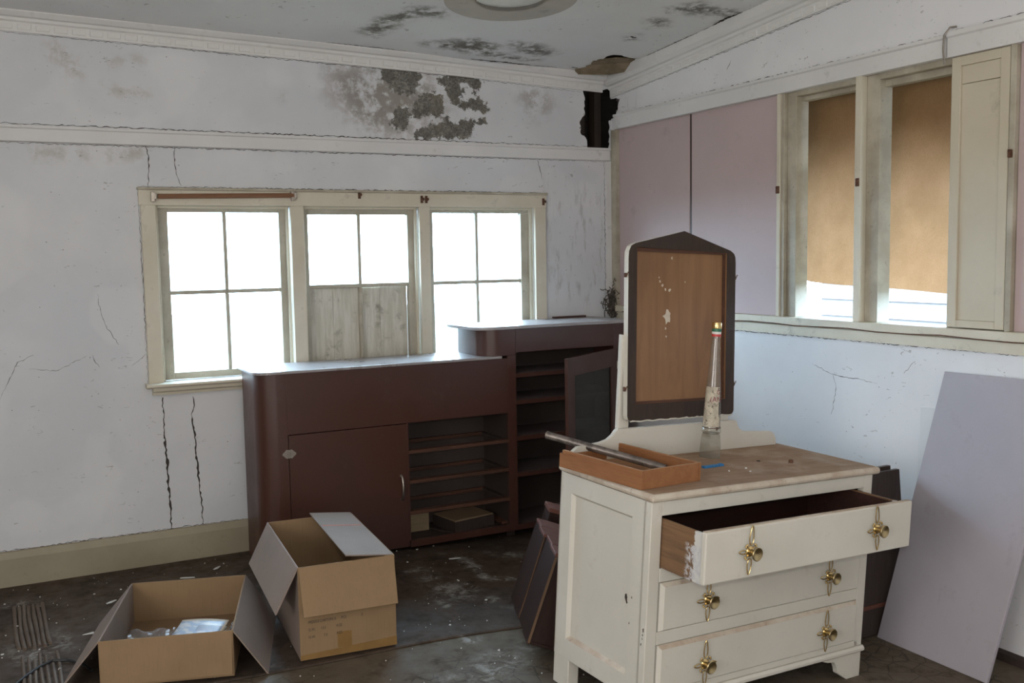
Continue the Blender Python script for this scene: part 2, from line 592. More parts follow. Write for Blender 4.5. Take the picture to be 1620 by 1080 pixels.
def canvas():
    m = N('brown_canvas')
    c = m.mix(m.ramp(m.noise(5, 5, 0.65), 0.3, 0.7), (0.38, 0.212, 0.108), (0.30, 0.165, 0.08))
    c = m.mix(m.ramp(m.noise(160, 2, 0.5), 0.4, 0.7, 0, 0.3), c, (0.25, 0.14, 0.06))
    df = m.n('ShaderNodeBsdfDiffuse')
    tl = m.n('ShaderNodeBsdfTranslucent')
    m.t.links.new(c, df.inputs[0])
    m.t.links.new(c, tl.inputs[0])
    mx = m.n('ShaderNodeMixShader')
    mx.inputs[0].default_value = 0.27
    m.t.links.new(df.outputs[0], mx.inputs[1])
    m.t.links.new(tl.outputs[0], mx.inputs[2])
    m.t.links.new(mx.outputs[0], m.out.inputs[0])
    return m.mat


M['canvas'] = canvas()


def floor_material(name, a, b, scuff):
    m = N(name)
    big = m.noise(1.8, 6, 0.65)
    n1 = m.noise(9, 7, 0.7)
    n2 = m.noise(40, 5, 0.7)
    c = m.mix(m.ramp(big, 0.35, 0.65), a, b)
    c = m.mix(m.ramp(n1, 0.5, 0.72, 0, 0.7), c, tuple(x * 0.35 for x in a))
    # broken, worn-through patches with small cell-like cracks
    cell = m.ramp(m.vor(14, None, 'DISTANCE_TO_EDGE'), 0.0, 0.06, 1, 0)
    c = m.mix(m.math('MULTIPLY', cell, m.ramp(m.noise(2.5, 3), 0.5, 0.62, 0, 0.6)), c, (0.012, 0.010, 0.008))
    c = m.mix(m.ramp(m.noise(5, 6, 0.75, m.coords((1, 1, 1), loc=(5, 1, 0))), 0.58, 0.72, 0, scuff), c, (0.22, 0.20, 0.17))
    du = m.math('MULTIPLY', m.math('MULTIPLY', m.attr('dust'), m.ramp(m.noise(13, 7, 0.75, None, 0.8), 0.36, 0.60)), m.ramp(n2, 0.32, 0.6, 0.45, 1.15))
    c = m.mix(m.ramp(du, 0.05, 0.8, 0, 0.8), c, (0.40, 0.39, 0.36))
    return m.bsdf(c, m.ramp(n1, 0.3, 0.7, 0.5, 0.8), 0, 0.3, m.math('ADD', n1, m.math('MULTIPLY', n2, 0.4)), 0.35, 0.008)


M['lino'] = floor_material('worn_brown_lino', (0.048, 0.034, 0.025), (0.078, 0.053, 0.036), 0.45)
M['boards'] = floor_material('dusty_grey_floor', (0.105, 0.082, 0.057), (0.135, 0.108, 0.078), 0.45)


def leaflet_mat():
    m = N('printed_leaflet')
    v = m.coords((1, 1, 1), 'Generated')
    sep = m.n('ShaderNodeSeparateXYZ')
    m.t.links.new(v, sep.inputs[0])
    x, y = sep.outputs[0], sep.outputs[1]
    c = m.mix(m.ramp(m.noise(6, 3, 0.5, v), 0.4, 0.6), (0.42, 0.55, 0.72), (0.75, 0.80, 0.86))
    ban = m.math('MULTIPLY', m.math('MULTIPLY', m.ramp(x, 0.42, 0.44), m.ramp(x, 0.93, 0.95, 1, 0)), m.math('MULTIPLY', m.ramp(y, 0.45, 0.47), m.ramp(y, 0.72, 0.74, 1, 0)))
    c = m.mix(m.math('MULTIPLY', ban, 0.7), c, (0.20, 0.22, 0.33))
    edge = m.math('MAXIMUM', m.ramp(y, 0.92, 0.93), m.ramp(x, 0.95, 0.96))
    c = m.mix(edge, c, (0.82, 0.72, 0.60))
    return m.bsdf(c, 0.35, 0, 0.5)


M['leaflet'] = leaflet_mat()


def label_mat():
    m = N('mouldy_paper_label')
    c = m.mix(m.ramp(m.noise(30, 5, 0.65), 0.4, 0.62), (0.55, 0.50, 0.40), (0.40, 0.36, 0.29))
    c = m.mix(m.ramp(m.noise(70, 5, 0.75), 0.56, 0.62, 0, 0.8), c, (0.10, 0.08, 0.065))
    return m.bsdf(c, 0.8, 0, 0.2)


M['label'] = label_mat()


def smear_side():
    """raw drawer side with white paint brushed over its front end (local y near the front)"""
    m = N('drawer_side_with_paint_smear')
    v = m.coords((9, 0.6, 9))
    g = m.noise(5, 6, 0.65, v, 0.6)
    c = m.mix(m.ramp(g, 0.3, 0.7), (0.22, 0.125, 0.065), (0.13, 0.078, 0.045))
    sep = m.n('ShaderNodeSeparateXYZ')
    m.t.links.new(m.tc.outputs['Object'], sep.inputs[0])
    yy = m.math('ADD', sep.outputs[1], m.math('MULTIPLY', m.noise(45, 4, 0.7, m.coords((1, 0.5, 3))), 0.035))
    k = m.ramp(yy, -0.128, -0.124, 1, 0)
    c = m.mix(k, c, (0.60, 0.60, 0.58))
    k2 = m.math('MULTIPLY', m.ramp(sep.outputs[2], 0.650, 0.656, 1, 0), m.ramp(yy, -0.105, -0.085, 1, 0))
    c = m.mix(m.math('MULTIPLY', k2, m.ramp(m.noise(60, 4, 0.7), 0.42, 0.55)), c, (0.52, 0.52, 0.54))
    return m.bsdf(c, 0.6, 0, 0.3)


M['smear'] = smear_side()


# ------------------------------------------------------------------ painted masks
def sdist(px, py, poly):
    """signed distance of points to a polygon, negative inside"""
    P = np.asarray(poly, float)
    d = np.full(px.shape, 1e9)
    ins = np.zeros(px.shape, bool)
    n = len(P)
    for i in range(n):
        a, b = P[i], P[(i + 1) % n]
        ex, ey = b - a
        wx, wy = px - a[0], py - a[1]
        t = np.clip((wx * ex + wy * ey) / (ex * ex + ey * ey + 1e-12), 0, 1)
        d = np.minimum(d, (wx - ex * t) ** 2 + (wy - ey * t) ** 2)
        c = (a[1] <= py) != (b[1] <= py)
        with np.errstate(divide='ignore', invalid='ignore'):
            xi = a[0] + (py - a[1]) / (b[1] - a[1] if b[1] != a[1] else 1e-9) * ex
        ins ^= c & (px < xi)
    d = np.sqrt(d)
    return np.where(ins, -d, d)


def field(px, py, polys, soft):
    f = np.zeros(px.shape)
    for p in polys:
        f = np.maximum(f, np.clip(0.5 - sdist(px, py, p) / (2 * soft), 0, 1))
    return f


def jag(px, py, amp, sc):
    """cheap ragged offset for torn edges"""
    return amp * (np.sin(px * sc * 1.7 + 2.1 * np.sin(py * sc)) + np.sin(py * sc * 2.3 + 1.7 * np.sin(px * sc * 1.3)) + 0.7 * np.sin((px + py) * sc * 4.1)) / 2.7


def snap(u, v, sfun, box, reach=0.008):
    """slide grid points next to a torn edge onto the edge itself"""
    u, v = u.copy(), v.copy()
    k = (u > box[0]) & (u < box[1]) & (v > box[2]) & (v < box[3])
    a, b = u[k], v[k]
    s = sfun(a, b)
    e = 1e-3
    gx = (sfun(a + e, b) - s) / e
    gy = (sfun(a, b + e) - s) / e
    g2 = np.maximum(gx * gx + gy * gy, 0.25)
    m = np.abs(s) < reach
    a[m] -= (gx * s / g2)[m]
    b[m] -= (gy * s / g2)[m]
    u[k], v[k] = a, b
    return u, v


def grid_mesh(name, us, vs, to3, keep, mat, attrs, parent=None, kind='structure', solid=0.0):
    nu, nv = len(us), len(vs)
    U, V = np.meshgrid(us, vs, indexing='xy')
    co = to3(U.ravel(), V.ravel())
    idx = np.arange(nu * nv).reshape(nv, nu)
    q = np.stack([idx[:-1, :-1], idx[:-1, 1:], idx[1:, 1:], idx[1:, :-1]], -1).reshape(-1, 4)
    uc = (U[:-1, :-1] + U[1:, 1:]).ravel() / 2
    vc = (V[:-1, :-1] + V[1:, 1:]).ravel() / 2
    q = q[keep(uc, vc)]
    used = np.unique(q)
    remap = np.full(nu * nv, -1)
    remap[used] = np.arange(len(used))
    q = remap[q]
    me = bpy.data.meshes.new(name)
    me.vertices.add(len(used))
    me.vertices.foreach_set('co', co[used].astype(np.float32).ravel())
    me.loops.add(q.size)
    me.loops.foreach_set('vertex_index', q.ravel().astype(np.int32))
    me.polygons.add(len(q))
    me.polygons.foreach_set('loop_start', (np.arange(len(q)) * 4).astype(np.int32))
    me.polygons.foreach_set('loop_total', np.full(len(q), 4, np.int32))
    for k, fn in attrs.items():
        a = me.attributes.new(k, 'FLOAT', 'POINT')
        a.data.foreach_set('value', fn(U.ravel(), V.ravel())[used].astype(np.float32))
    me.materials.append(mat)
    me.update()
    me.validate()
    o = bpy.data.objects.new(name, me)
    link(o, parent)
    if kind and parent is None:
        o['kind'] = kind
    if solid:
        md = o.modifiers.new('thickness', 'SOLIDIFY')
        md.thickness = solid
        md.offset = -1
    return o


zero = lambda u, v: np.zeros(u.shape)

# ================================================================== THE SETTING
YB = 5.05     # plaster face of the back wall
XR = 3.325    # plaster face of the right wall
XL, YF = -2.4, -1.4


def ceil_z(x, y):
    return 2.548 + 0.0216 * (3.325 - x) + 0.0765 * (5.05 - y)


def floor_z(x, y=0):
    """the old floor runs level on the left and falls away to the right"""
    x = np.minimum(np.asarray(x, float), 2.95)
    return -0.0075 * np.log1p(np.exp((x - 1.45) / 0.15))


def fz(x, y=0.0):
    return float(floor_z(x, y))


PEEL = [[(1.864,2.501),(1.963,2.508),(2.076,2.506),(2.091,2.439),(2.05,2.385),(1.982,2.371),(1.937,2.378),(1.862,2.445)],[(2.072,2.355),(2.118,2.389),(2.176,2.387),(2.227,2.343),(2.231,2.28),(2.184,2.251),(2.115,2.263),(2.069,2.251),(2.035,2.28),(2.048,2.322)],[(1.923,2.285),(2.014,2.31),(2.017,2.248),(2.004,2.18),(1.92,2.177)],[(2.213,2.473),(2.307,2.506),(2.379,2.505),(2.468,2.474),(2.461,2.431),(2.4,2.4),(2.365,2.446),(2.329,2.444),(2.352,2.392),(2.303,2.32),(2.256,2.355),(2.235,2.417),(2.211,2.426),(2.189,2.456)],[(2.303,2.32),(2.363,2.35),(2.424,2.38),(2.484,2.357),(2.501,2.304),(2.458,2.291),(2.35,2.307)],[(2.056,2.193),(2.206,2.231),(2.219,2.247),(2.324,2.236),(2.397,2.256),(2.482,2.26),(2.481,2.238),(2.396,2.213),(2.389,2.169),(2.346,2.146),(2.054,2.133)]]
MOLD = [[(1.617,2.469),(1.853,2.495),(2.076,2.501),(2.164,2.392),(2.208,2.299),(2.114,2.253),(2.01,2.185),(1.799,2.177),(1.694,2.273),(1.613,2.359)],[(2.753,2.399),(2.81,2.408),(2.861,2.366),(2.796,2.335)]]
STAIN = [[(0.237,2.49),(0.317,2.511),(0.427,2.4),(0.407,2.35),(0.326,2.345),(0.26,2.435)],[(0.487,2.327),(0.608,2.324),(0.692,2.31),(0.7,2.28),(0.586,2.269),(0.494,2.278)],[(0.503,2.453),(0.7,2.478),(0.689,2.448),(0.519,2.416)],[(0.16,2.032),(0.661,2.05),(0.667,1.98),(0.165,1.957)],[(1.3,2.335),(1.344,2.338),(1.342,2.296),(1.299,2.293)]]
STREAK = [[(2.85,1.944),(3.294,1.953),(3.309,1.202),(2.873,1.219)]]
HOLEB = [(3.135,2.476),(3.213,2.477),(3.359,2.47),(3.357,2.287),(3.304,2.285),(3.305,2.118),(3.222,2.113),(3.159,2.116),(3.144,2.151),(3.138,2.195),(3.107,2.21),(3.097,2.259),(3.133,2.31),(3.127,2.353),(3.14,2.397),(3.128,2.435)]
HOLER = [(5.081,2.417),(4.969,2.407),(4.975,2.358),(4.995,2.334),(5.001,2.307),(5.082,2.295)]
CRACKB = [[(0.661,2.055),(0.673,2.0),(0.673,1.94),(0.664,1.855)],[(0.796,2.049),(0.791,1.973),(0.8,1.903),(0.817,1.862)],[(0.835,2.132),(0.853,2.097)],[(0.681,0.829),(0.683,0.746),(0.684,0.668),(0.686,0.579),(0.689,0.49),(0.689,0.422),(0.695,0.332),(0.693,0.169)],[(0.824,0.823),(0.829,0.777),(0.816,0.734),(0.824,0.666),(0.828,0.564),(0.833,0.473),(0.836,0.382),(0.847,0.244),(0.845,0.169)],[(-0.025,0.877),(0.016,0.961),(0.057,1.041),(0.124,1.073)],[(0.102,1.012),(0.213,0.994),(0.281,1.021),(0.351,1.058)],[(0.375,1.057),(0.388,1.019),(0.404,0.998)],[(0.546,0.997),(0.588,1.022),(0.614,1.047)],[(2.81,2.041),(2.829,1.974),(2.841,1.924)],[(0.415,1.346),(0.419,1.271),(0.448,1.179),(0.495,1.1)]]
CRACKR = [[(3.384,0.97),(3.254,0.933),(3.135,0.928),(3.001,0.92)],[(3.254,0.933),(3.235,0.878),(3.249,0.795),(3.263,0.75)],[(2.862,0.978),(2.806,1.031)],[(2.474,0.895),(2.367,0.861)],[(3.958,2.451),(3.992,2.41)]]
CEMOLD = [[(1.664,4.744),(1.678,4.528),(1.778,4.307),(1.855,4.306),(1.922,4.325),(1.928,4.383),(1.837,4.404),(1.783,4.518),(1.766,4.688),(1.745,4.799)],[(2.017,4.82),(2.131,4.704),(2.238,4.627),(2.37,4.667),(2.388,4.773),(2.528,4.817),(2.704,4.852),(2.554,4.867),(2.309,4.848),(2.123,4.835)],[(2.413,4.596),(2.553,4.579),(2.739,4.698),(2.678,4.761),(2.525,4.721)],[(2.891,3.883),(2.97,3.772),(3.122,3.805),(3.286,3.796),(3.25,3.881),(3.092,3.9),(2.962,3.923)],[(2.897,4.063),(2.971,4.034),(3.03,4.114),(2.989,4.161)],[(2.947,4.318),(2.99,4.301),(3.031,4.36),(2.991,4.366)],[(3.263,3.964),(3.297,3.898),(3.334,3.982)]]
CEHOLE = [(2.942,4.911),(3.081,5.004),(3.032,4.792),(3.05,4.711),(3.067,4.631),(3.18,4.662),(3.277,4.663),(3.363,4.65),(3.384,4.747),(3.369,4.939),(3.288,5.062),(3.205,5.029)]
DUST = [[(1.973,4.465),(2.025,4.451),(2.019,4.273),(1.962,4.213)],[(1.951,4.22),(1.982,4.217),(1.982,4.081),(2.087,4.049),(2.071,4.0),(1.937,4.064)],[(1.619,4.31),(1.744,4.373),(1.697,4.279)],[(1.63,3.93),(1.655,3.815),(1.629,3.794)],[(1.852,3.853),(1.882,3.809),(1.844,3.767)],[(1.547,3.451),(1.615,3.432),(1.579,3.372),(1.541,3.404)],[(1.832,4.111),(1.85,4.015),(1.828,3.987)]]
DUSTS = [[(1.31,3.144),(1.445,3.152),(1.575,3.258),(1.699,3.206),(1.75,3.215),(1.773,3.3),(1.636,3.13),(1.519,3.058),(1.489,3.025)],[(1.726,4.352),(1.755,4.1),(1.861,3.981),(1.742,3.84),(1.646,3.947)],[(2.171,4.485),(2.304,4.406),(2.278,4.318),(2.214,4.39)],[(-0.017,4.2),(0.089,4.163),(0.164,4.218),(0.138,4.309),(0.164,4.096),(0.096,4.065),(0.057,3.998),(-0.019,4.064)],[(-0.041,4.792),(0.05,4.769),(0.045,4.741),(-0.034,4.742)]]
SHEET = [(1.259,3.469),(1.367,3.466),(1.544,3.445),(1.792,3.439)]
RIBS = [(-0.017,4.718),(0.094,4.683),(0.082,4.167),(-0.018,4.177)]

BACK_OPEN = (0.69, 2.775, 0.90, 1.765)


def near(polys, pad):
    P = np.concatenate([np.asarray(p) for p in polys])
    return P[:, 0].min() - pad, P[:, 0].max() + pad, P[:, 1].min() - pad, P[:, 1].max() + pad


def lazy_field(polys, soft, pad=0.4):
    x0, x1, y0, y1 = near(polys, pad)
    def fn(u, v):
        out = np.zeros(u.shape)
        k = (u > x0) & (u < x1) & (v > y0) & (v < y1)
        out[k] = field(u[k], v[k], polys, soft)
        return out
    return fn


def hole_b(u, v):
    return sdist(u + jag(u, v, 0.010, 30), v + jag(v, u, 0.008, 26), HOLEB)


def hole_r(u, v):
    return sdist(u + jag(u, v, 0.008, 30), v + jag(v, u, 0.008, 26), HOLER)


def hole_c(u, v):
    return sdist(u + jag(u, v, 0.012, 24), v + jag(v, u, 0.012, 21), CEHOLE)


def back3(u, v):
    u, v = snap(u, v, hole_b, (3.0, 3.4, 2.0, 2.6))
    return np.stack([u, np.full(u.shape, YB), v], -1)


def right3(u, v):
    u, v = snap(u, v, hole_r, (4.9, 5.1, 2.2, 2.6))
    return np.stack([np.full(u.shape, XR), u, v], -1)


def ceil3(u, v):
    u, v = snap(u, v, hole_c, (2.85, 3.345, 4.5, 5.07), 0.016)
    return np.stack([u, v, ceil_dent(u, v)], -1)


def keep_back(u, v):
    k = ~((u > BACK_OPEN[0]) & (u < BACK_OPEN[1]) & (v > BACK_OPEN[2]) & (v < BACK_OPEN[3]))
    near_hole = (u > 3.0) & (v > 2.0)
    s = np.ones(u.shape)
    s[near_hole] = hole_b(u[near_hole], v[near_hole])
    return k & (s > 0)


wall_back = grid_mesh('wall_back', np.arange(-0.35, 3.3301, 0.01), np.arange(-0.12, 2.7001, 0.01),
                      back3, keep_back, M['wall'],
                      {'peel': lazy_field(PEEL, 0.06), 'mold': lazy_field(MOLD, 0.14), 'stain': lazy_field(STAIN, 0.05),
                       'streak': lazy_field(STREAK, 0.10)})
g = G()
g.box(XL, YB, -0.15, -0.35, YB + 0.02, 3.2)
g.build('plaster_beyond', M['wall'], wall_back)
# outer cladding, with the same window opening, and the dark cavity behind the fallen plaster
g = G()
for (x0, x1, z0, z1) in ((XL, 0.66, -0.6, 3.0), (2.80, 3.52, -0.6, 3.0), (0.66, 2.80, -0.6, 0.87), (0.66, 2.80, 1.80, 3.0)):
    g.box(x0, YB + 0.13, z0, x1, YB + 0.16, z1)
g.build('cladding', M['exterior'], wall_back)
g = G()
for x in (3.10, 3.215):
    g.box(x, YB + 0.02, 2.05, x + 0.045, YB + 0.10, 2.75)
g.build('stud', M['lath'], wall_back)
for i in range(5):
    g = G()
    z = 2.15 + i * 0.075
    g.box(3.02, YB + 0.10, z, 3.5, YB + 0.112, z + 0.05)
    g.build('lath', M['dark'], wall_back)
g = G()
g.box(3.0, YB + 0.118, 2.0, 3.5, YB + 0.125, 2.8)
g.build('cavity_lining', M['dark'], wall_back)


def cracks(lines, plane, parent, wmin, wmax):
    """thin open cracks: jagged dark slivers"""
    g = G()
    for li, (pts, wd) in enumerate(lines):
        fine = []
        for i in range(len(pts) - 1):
            a, b = Vector(pts[i]), Vector(pts[i + 1])
            k = max(2, int((b - a).length / 0.012))
            for j in range(k):
                p = a.lerp(b, j / k)
                n = Vector((-(b - a).y, (b - a).x)).normalized()
                fine.append(p + n * random.uniform(-0.0035, 0.0035))
        fine.append(Vector(pts[-1]))
        L, R = [], []
        for i, p in enumerate(fine):
            t = (fine[min(i + 1, len(fine) - 1)] - fine[max(i - 1, 0)]).normalized()
            n = Vector((-t.y, t.x))
            w = wd * random.uniform(0.25, 1.0) * (0.35 + 0.65 * math.sin(PI * min(1, (i + 0.5) / len(fine))) )
            L.append(p + n * w / 2)
            R.append(p - n * w / 2)
        vs = [plane(*p) for p in L] + [plane(*p) for p in R]
        n = len(L)
        g.add(vs, [(i, i + 1, n + i + 1, n + i) for i in range(n - 1)])
    o = g.build('crack', M['crack'], parent)
    return o


W = [0.007, 0.005, 0.004, 0.017, 0.013, 0.003, 0.0025, 0.005, 0.003, 0.005, 0.004]
for ln, w in zip(CRACKB, W):
    cracks([(ln, w)], lambda x, z: (x, YB - 0.0008, z), wall_back, 0, 0)

wall_right = None


def keep_right(u, v):
    k = ~((u > 1.75) & (u < 5.0) & (v > 1.15) & (v < 2.26))
    nh = (u > 4.9) & (v > 2.2)
    s = np.ones(u.shape)
    s[nh] = hole_r(u[nh], v[nh])
    return k & (s > 0)


wall_right = grid_mesh('wall_right', np.arange(1.2, 5.0601, 0.01), np.arange(-0.12, 2.9601, 0.01),
                       right3, keep_right, M['wall_r'],
                       {'peel': zero, 'mold': zero, 'stain': zero, 'streak': lazy_field([[(4.99, 2.26), (4.8, 2.26), (4.8, 2.45), (5.0, 2.45)]], 0.08)})
g = G()
g.box(XR, YF, -0.15, XR + 0.02, 1.2, 3.4)
g.build('plaster_beyond', M['wall_r'], wall_right)
g = G()
for (y0, y1, z0, z1) in ((YF, 2.30, -0.6, 3.3), (3.80, 5.21, -0.6, 3.3), (2.30, 3.80, -0.6, 1.10), (2.30, 3.80, 2.30, 3.3)):
    g.box(XR + 0.11, y0, z0, XR + 0.14, y1, z1)
g.build('cladding', M['exterior'], wall_right)
for ln in CRACKR:
    cracks([(ln, 0.0035)], lambda y, z: (XR - 0.0008, y, z), wall_right, 0, 0)

# grime lines where boards meet plaster
def grime(pts, plane, w, parent):
    cracks([(pts, w)], plane, parent, 0, 0).name = 'grime_line'


PB = lambda x, z: (x, YB - 0.0009, z)
PR = lambda y, z: (XR - 0.0009, y, z)
for pts, w in (([(-0.3, 2.1295), (1.6, 2.129), (3.25, 2.129)], 0.006), ([(-0.3, 2.043), (1.2, 2.044), (3.27, 2.044)], 0.0045), ([(-0.3, 0.170), (0.5, 0.1705), (1.05, 0.170)], 0.005),
               ([(-0.3, 2.541), (1.4, 2.503), (2.3, 2.480), (3.2, 2.443)], 0.004), ([(0.618, 1.855), (1.5, 1.853), (2.87, 1.853)], 0.005), ([(0.617, 1.85), (0.619, 1.3), (0.619, 0.9)], 0.0035),
               ([(2.852, 1.84), (2.852, 1.4), (2.852, 1.13)], 0.0035), ([(3.268, 2.04), (3.270, 1.6), (3.268, 1.13)], 0.005)):
    grime(pts, PB, w, wall_back)
for pts, w in (([(4.97, 2.3225), (3.6, 2.322), (2.68, 2.3225)], 0.005), ([(2.65, 2.331), (1.9, 2.331)], 0.005), ([(4.97, 1.094), (3.5, 1.094), (1.8, 1.0945)], 0.004),
               ([(4.95, 2.426), (3.6, 2.533), (2.4, 2.628)], 0.0035)):
    grime(pts, PR, w, wall_right)

# unseen left wall and wall behind the camera
g = G()
g.box(XL - 0.1, YF - 0.1, -0.15, XL, YB + 0.1, 3.4)
struct(g.build('wall_left', M['wall_r']))
g = G()
g.box(XL - 0.1, YF - 0.1, -0.15, XR + 0.14, YF, 3.4)
struct(g.build('wall_front', M['wall_r']))

# ceiling: raked, stained, torn open in the corner
def keep_ceil(u, v):
    nh = (u > 2.8) & (v > 4.5)
    s = np.ones(u.shape)
    s[nh] = hole_c(u[nh], v[nh])
    return s > 0


def ceil_dent(u, v):
    """the boards sag where the wet has got in"""
    return ceil_z(u, v) - 0.02 * np.exp(-((u - 2.5) ** 2 + (v - 4.75) ** 2) / 0.12)


ceiling = grid_mesh('ceiling', np.arange(-0.6, 3.3401, 0.0197), np.arange(2.2, 5.0601, 0.0195),
                    ceil3, keep_ceil, M['ceil'],
                    {'peel': zero, 'mold': lazy_field(CEMOLD, 0.07), 'streak': lazy_field(CEMOLD, 0.05),
                     'stain': lazy_field(CEMOLD[:2] + [CEHOLE], 0.10)})
g = G()
def cz8(x0, y0, x1, y1, th=0.02):
    lo = [(x0, y0, ceil_z(x0, y0)), (x1, y0, ceil_z(x1, y0)), (x0, y1, ceil_z(x0, y1)), (x1, y1, ceil_z(x1, y1))]
    return lo + [(x, y, z + th) for x, y, z in lo]
g.hexa(cz8(XL, YF, XR, 2.2))
g.hexa(cz8(XL, 2.2, -0.6, YB))
g.build('ceiling_board', M['ceil'], ceiling)
# roof space above the torn corner, and the roof sheet over everything
g = G()
g.hexa([(x, y, z + 0.10) for x, y, z in cz8(2.6, 4.3, XR + 0.14, YB + 0.12)])
g.build('roof_cavity', M['dark'], ceiling)
g = G()
g.box(2.60, 4.84, 2.60, 3.40, 4.90, 2.66)
g.build('joist', M['lath'], ceiling)
g = G()
g.hexa([(x, y, z + 0.20) for x, y, z in cz8(XL - 0.2, YF - 0.2, XR + 0.78, YB + 0.35)])
g.build('roof_sheet', M['eave'], ceiling)
# the torn lip of lining hanging below the hole
g = G()
lip = [(2.98, 4.93), (3.06, 4.80), (3.14, 4.72), (3.22, 4.70), (3.30, 4.72)]
lip2 = [(3.05, 5.00), (3.12, 4.93), (3.20, 4.88), (3.26, 4.82), (3.315, 4.78)]
vs = []
for k, (a, b) in enumerate(zip(lip, lip2)):
    vs.append((a[0], a[1], ceil_z(*a) + 0.012))
    vs.append(((a[0] + b[0]) / 2, (a[1] + b[1]) / 2, ceil_z(*a) - 0.022 * math.sin(PI * (k + 1) / 6) + 0.02))
    vs.append((b[0], b[1], ceil_z(*b) - 0.035 * math.sin(PI * (k + 1) / 6)))
fs = []
for k in range(len(lip) - 1):
    for j in range(2):
        fs.append((k * 3 + j, k * 3 + j + 1, (k + 1) * 3 + j + 1, (k + 1) * 3 + j))
g.add(vs, fs)
o = g.build('torn_lining', paint('torn_brown_lining', (0.22, 0.17, 0.11), (0.13, 0.10, 0.06), amt=0.8, scale=10, rough=0.9), ceiling)
o.modifiers.new('thick', 'SOLIDIFY').thickness = 0.006

# black gaps where the ceiling has come away from the cornices
PC = lambda x, y: (x, y, float(ceil_dent(np.array(x), np.array(y))) - 0.001)
for pts, w in (([(3.262, 4.62), (3.258, 4.3), (3.262, 4.05)], 0.014), ([(3.255, 4.02), (3.245, 3.90), (3.26, 3.80)], 0.03), ([(3.262, 3.78), (3.263, 3.4)], 0.006),
               ([(1.55, 4.975), (1.75, 4.972), (1.98, 4.975)], 0.012), ([(2.35, 4.955), (2.55, 4.94), (2.72, 4.958)], 0.034), ([(2.72, 4.965), (2.90, 4.965)], 0.010), ([(2.965, 4.32), (2.99, 4.335), (3.01, 4.33)], 0.02)):
    cracks([(pts, w)], PC, ceiling, 0, 0).name = 'ceiling_gap'

# ceiling fitting: flat white disc in the grey ring left by an older plaster rose
RC = (2.13, 4.05)
Mslope = Matrix.Translation((RC[0], RC[1], ceil_z(*RC))) @ Matrix(((1, 0, 0, 0), (0, 1, 0, 0), (-0.0216, -0.0765, 1, 0), (0, 0, 0, 1)))
g = G()
g.lathe([(0.300, 0.0), (0.305, -0.003), (0.300, -0.0035), (0.16, -0.0035)], seg=48, M=Mslope)
g.lathe([(0.16, -0.0035), (0.0001, -0.0035)], seg=48, M=Mslope)
g.build('rose_patch', paint('bare_ring_plaster', (0.50, 0.46, 0.41), (0.44, 0.41, 0.37), amt=0.4, scale=3, rough=0.8), ceiling)
t = thing('ceiling_light', 'flat round white ceiling fitting in a grey ring on the ceiling', 'light', (RC[0] - 0.05, RC[1] - 0.09, ceil_z(RC[0] - 0.05, RC[1] - 0.09)))
Ml = Matrix(((1, 0, 0, 0), (0, 1, 0, 0), (-0.0216, -0.0765, 1, 0), (0, 0, 0, 1)))
g = G()
g.lathe([(0.170, -0.003), (0.174, -0.008), (0.165, -0.016), (0.12, -0.022), (0.0001, -0.024)], seg=40, M=Ml)
g.build('disc', M['fitting'], t, smooth=True)
g = G()
for k in range(28):
    a = k * 2 * PI / 28
    p = Ml @ Vector((0.171 * math.cos(a), 0.171 * math.sin(a), -0.011))
    g.ball(p, 0.003, 6)
g.build('rim_studs', M['rust'], t)['kind'] = 'stuff'

# floor
def dustf(u, v):
    return np.maximum(lazy_field(DUST, 0.035)(u, v), 0.8 * lazy_field(DUSTS, 0.10)(u, v))


floor = grid_mesh('floor', np.linspace(-0.7, 3.33, 202), np.linspace(1.9, 5.06, 158),
                  lambda u, v: np.stack([u, v, floor_z(u)], -1), lambda u, v: np.ones(u.shape, bool), M['boards'], {'dust': dustf})
g = G()
g.box(XL, YF, -0.1, -0.7, YB, 0.0)
g.box(-0.7, YF, -0.1, 1.0, 1.9, 0.0)
for k in range(12):
    xa, xb = 1.0 + k * 0.19375, 1.0 + (k + 1) * 0.19375
    g.hexa([(xa, YF, -0.2), (xb, YF, -0.2), (xa, 1.9, -0.2), (xb, 1.9, -0.2), (xa, YF, fz(xa)), (xb, YF, fz(xb)), (xa, 1.9, fz(xa)), (xb, 1.9, fz(xb))])
g.build('floor_beyond', M['boards'], floor)


def sheet_edge(x):
    return 3.505 - 0.036 * x + 0.010 * np.sin(x * 5.0)


lino = grid_mesh('lino_sheet', np.linspace(-0.7, 3.325, 200), np.linspace(0.0, 1.0, 80),
                 lambda u, v: np.stack([u, sheet_edge(u) + v * (YB - sheet_edge(u)), floor_z(u) + 0.005], -1),
                 lambda u, v: np.ones(u.shape, bool), M['lino'],
                 {'dust': lambda u, v: dustf(u, sheet_edge(u) + v * (YB - sheet_edge(u)))}, floor, None, 0.004)
# ribbed underlay strips where the lino has worn through on the left
RM = wood('ribbed_underlay', (0.115, 0.080, 0.058), (0.17, 0.135, 0.105), 'y', stain=0.4)
for k in range(7):
    x = -0.02 + k * 0.0185
    g = G()
    path = [(x + 0.0015 * math.sin(q * 1.1 + k) + 0.010 * (q / 6) ** 2, 4.70 - q * 0.088 - 0.02 * (k % 2), 0.008 + 0.002 * math.sin(q * 1.3 + k)) for q in range(7)]
    g.tube(path, 0.0080, 5)
    g.build('rib', RM, floor)
for k in range(7):
    x = 0.0 + k * 0.020
    g = G()
    g.tube([(x + 0.0015 * math.sin(q + k), 4.08 - q * 0.09 - 0.03 * (k % 3), 0.008) for q in range(5)], 0.0065, 5)
    g.build('rib', RM, floor)

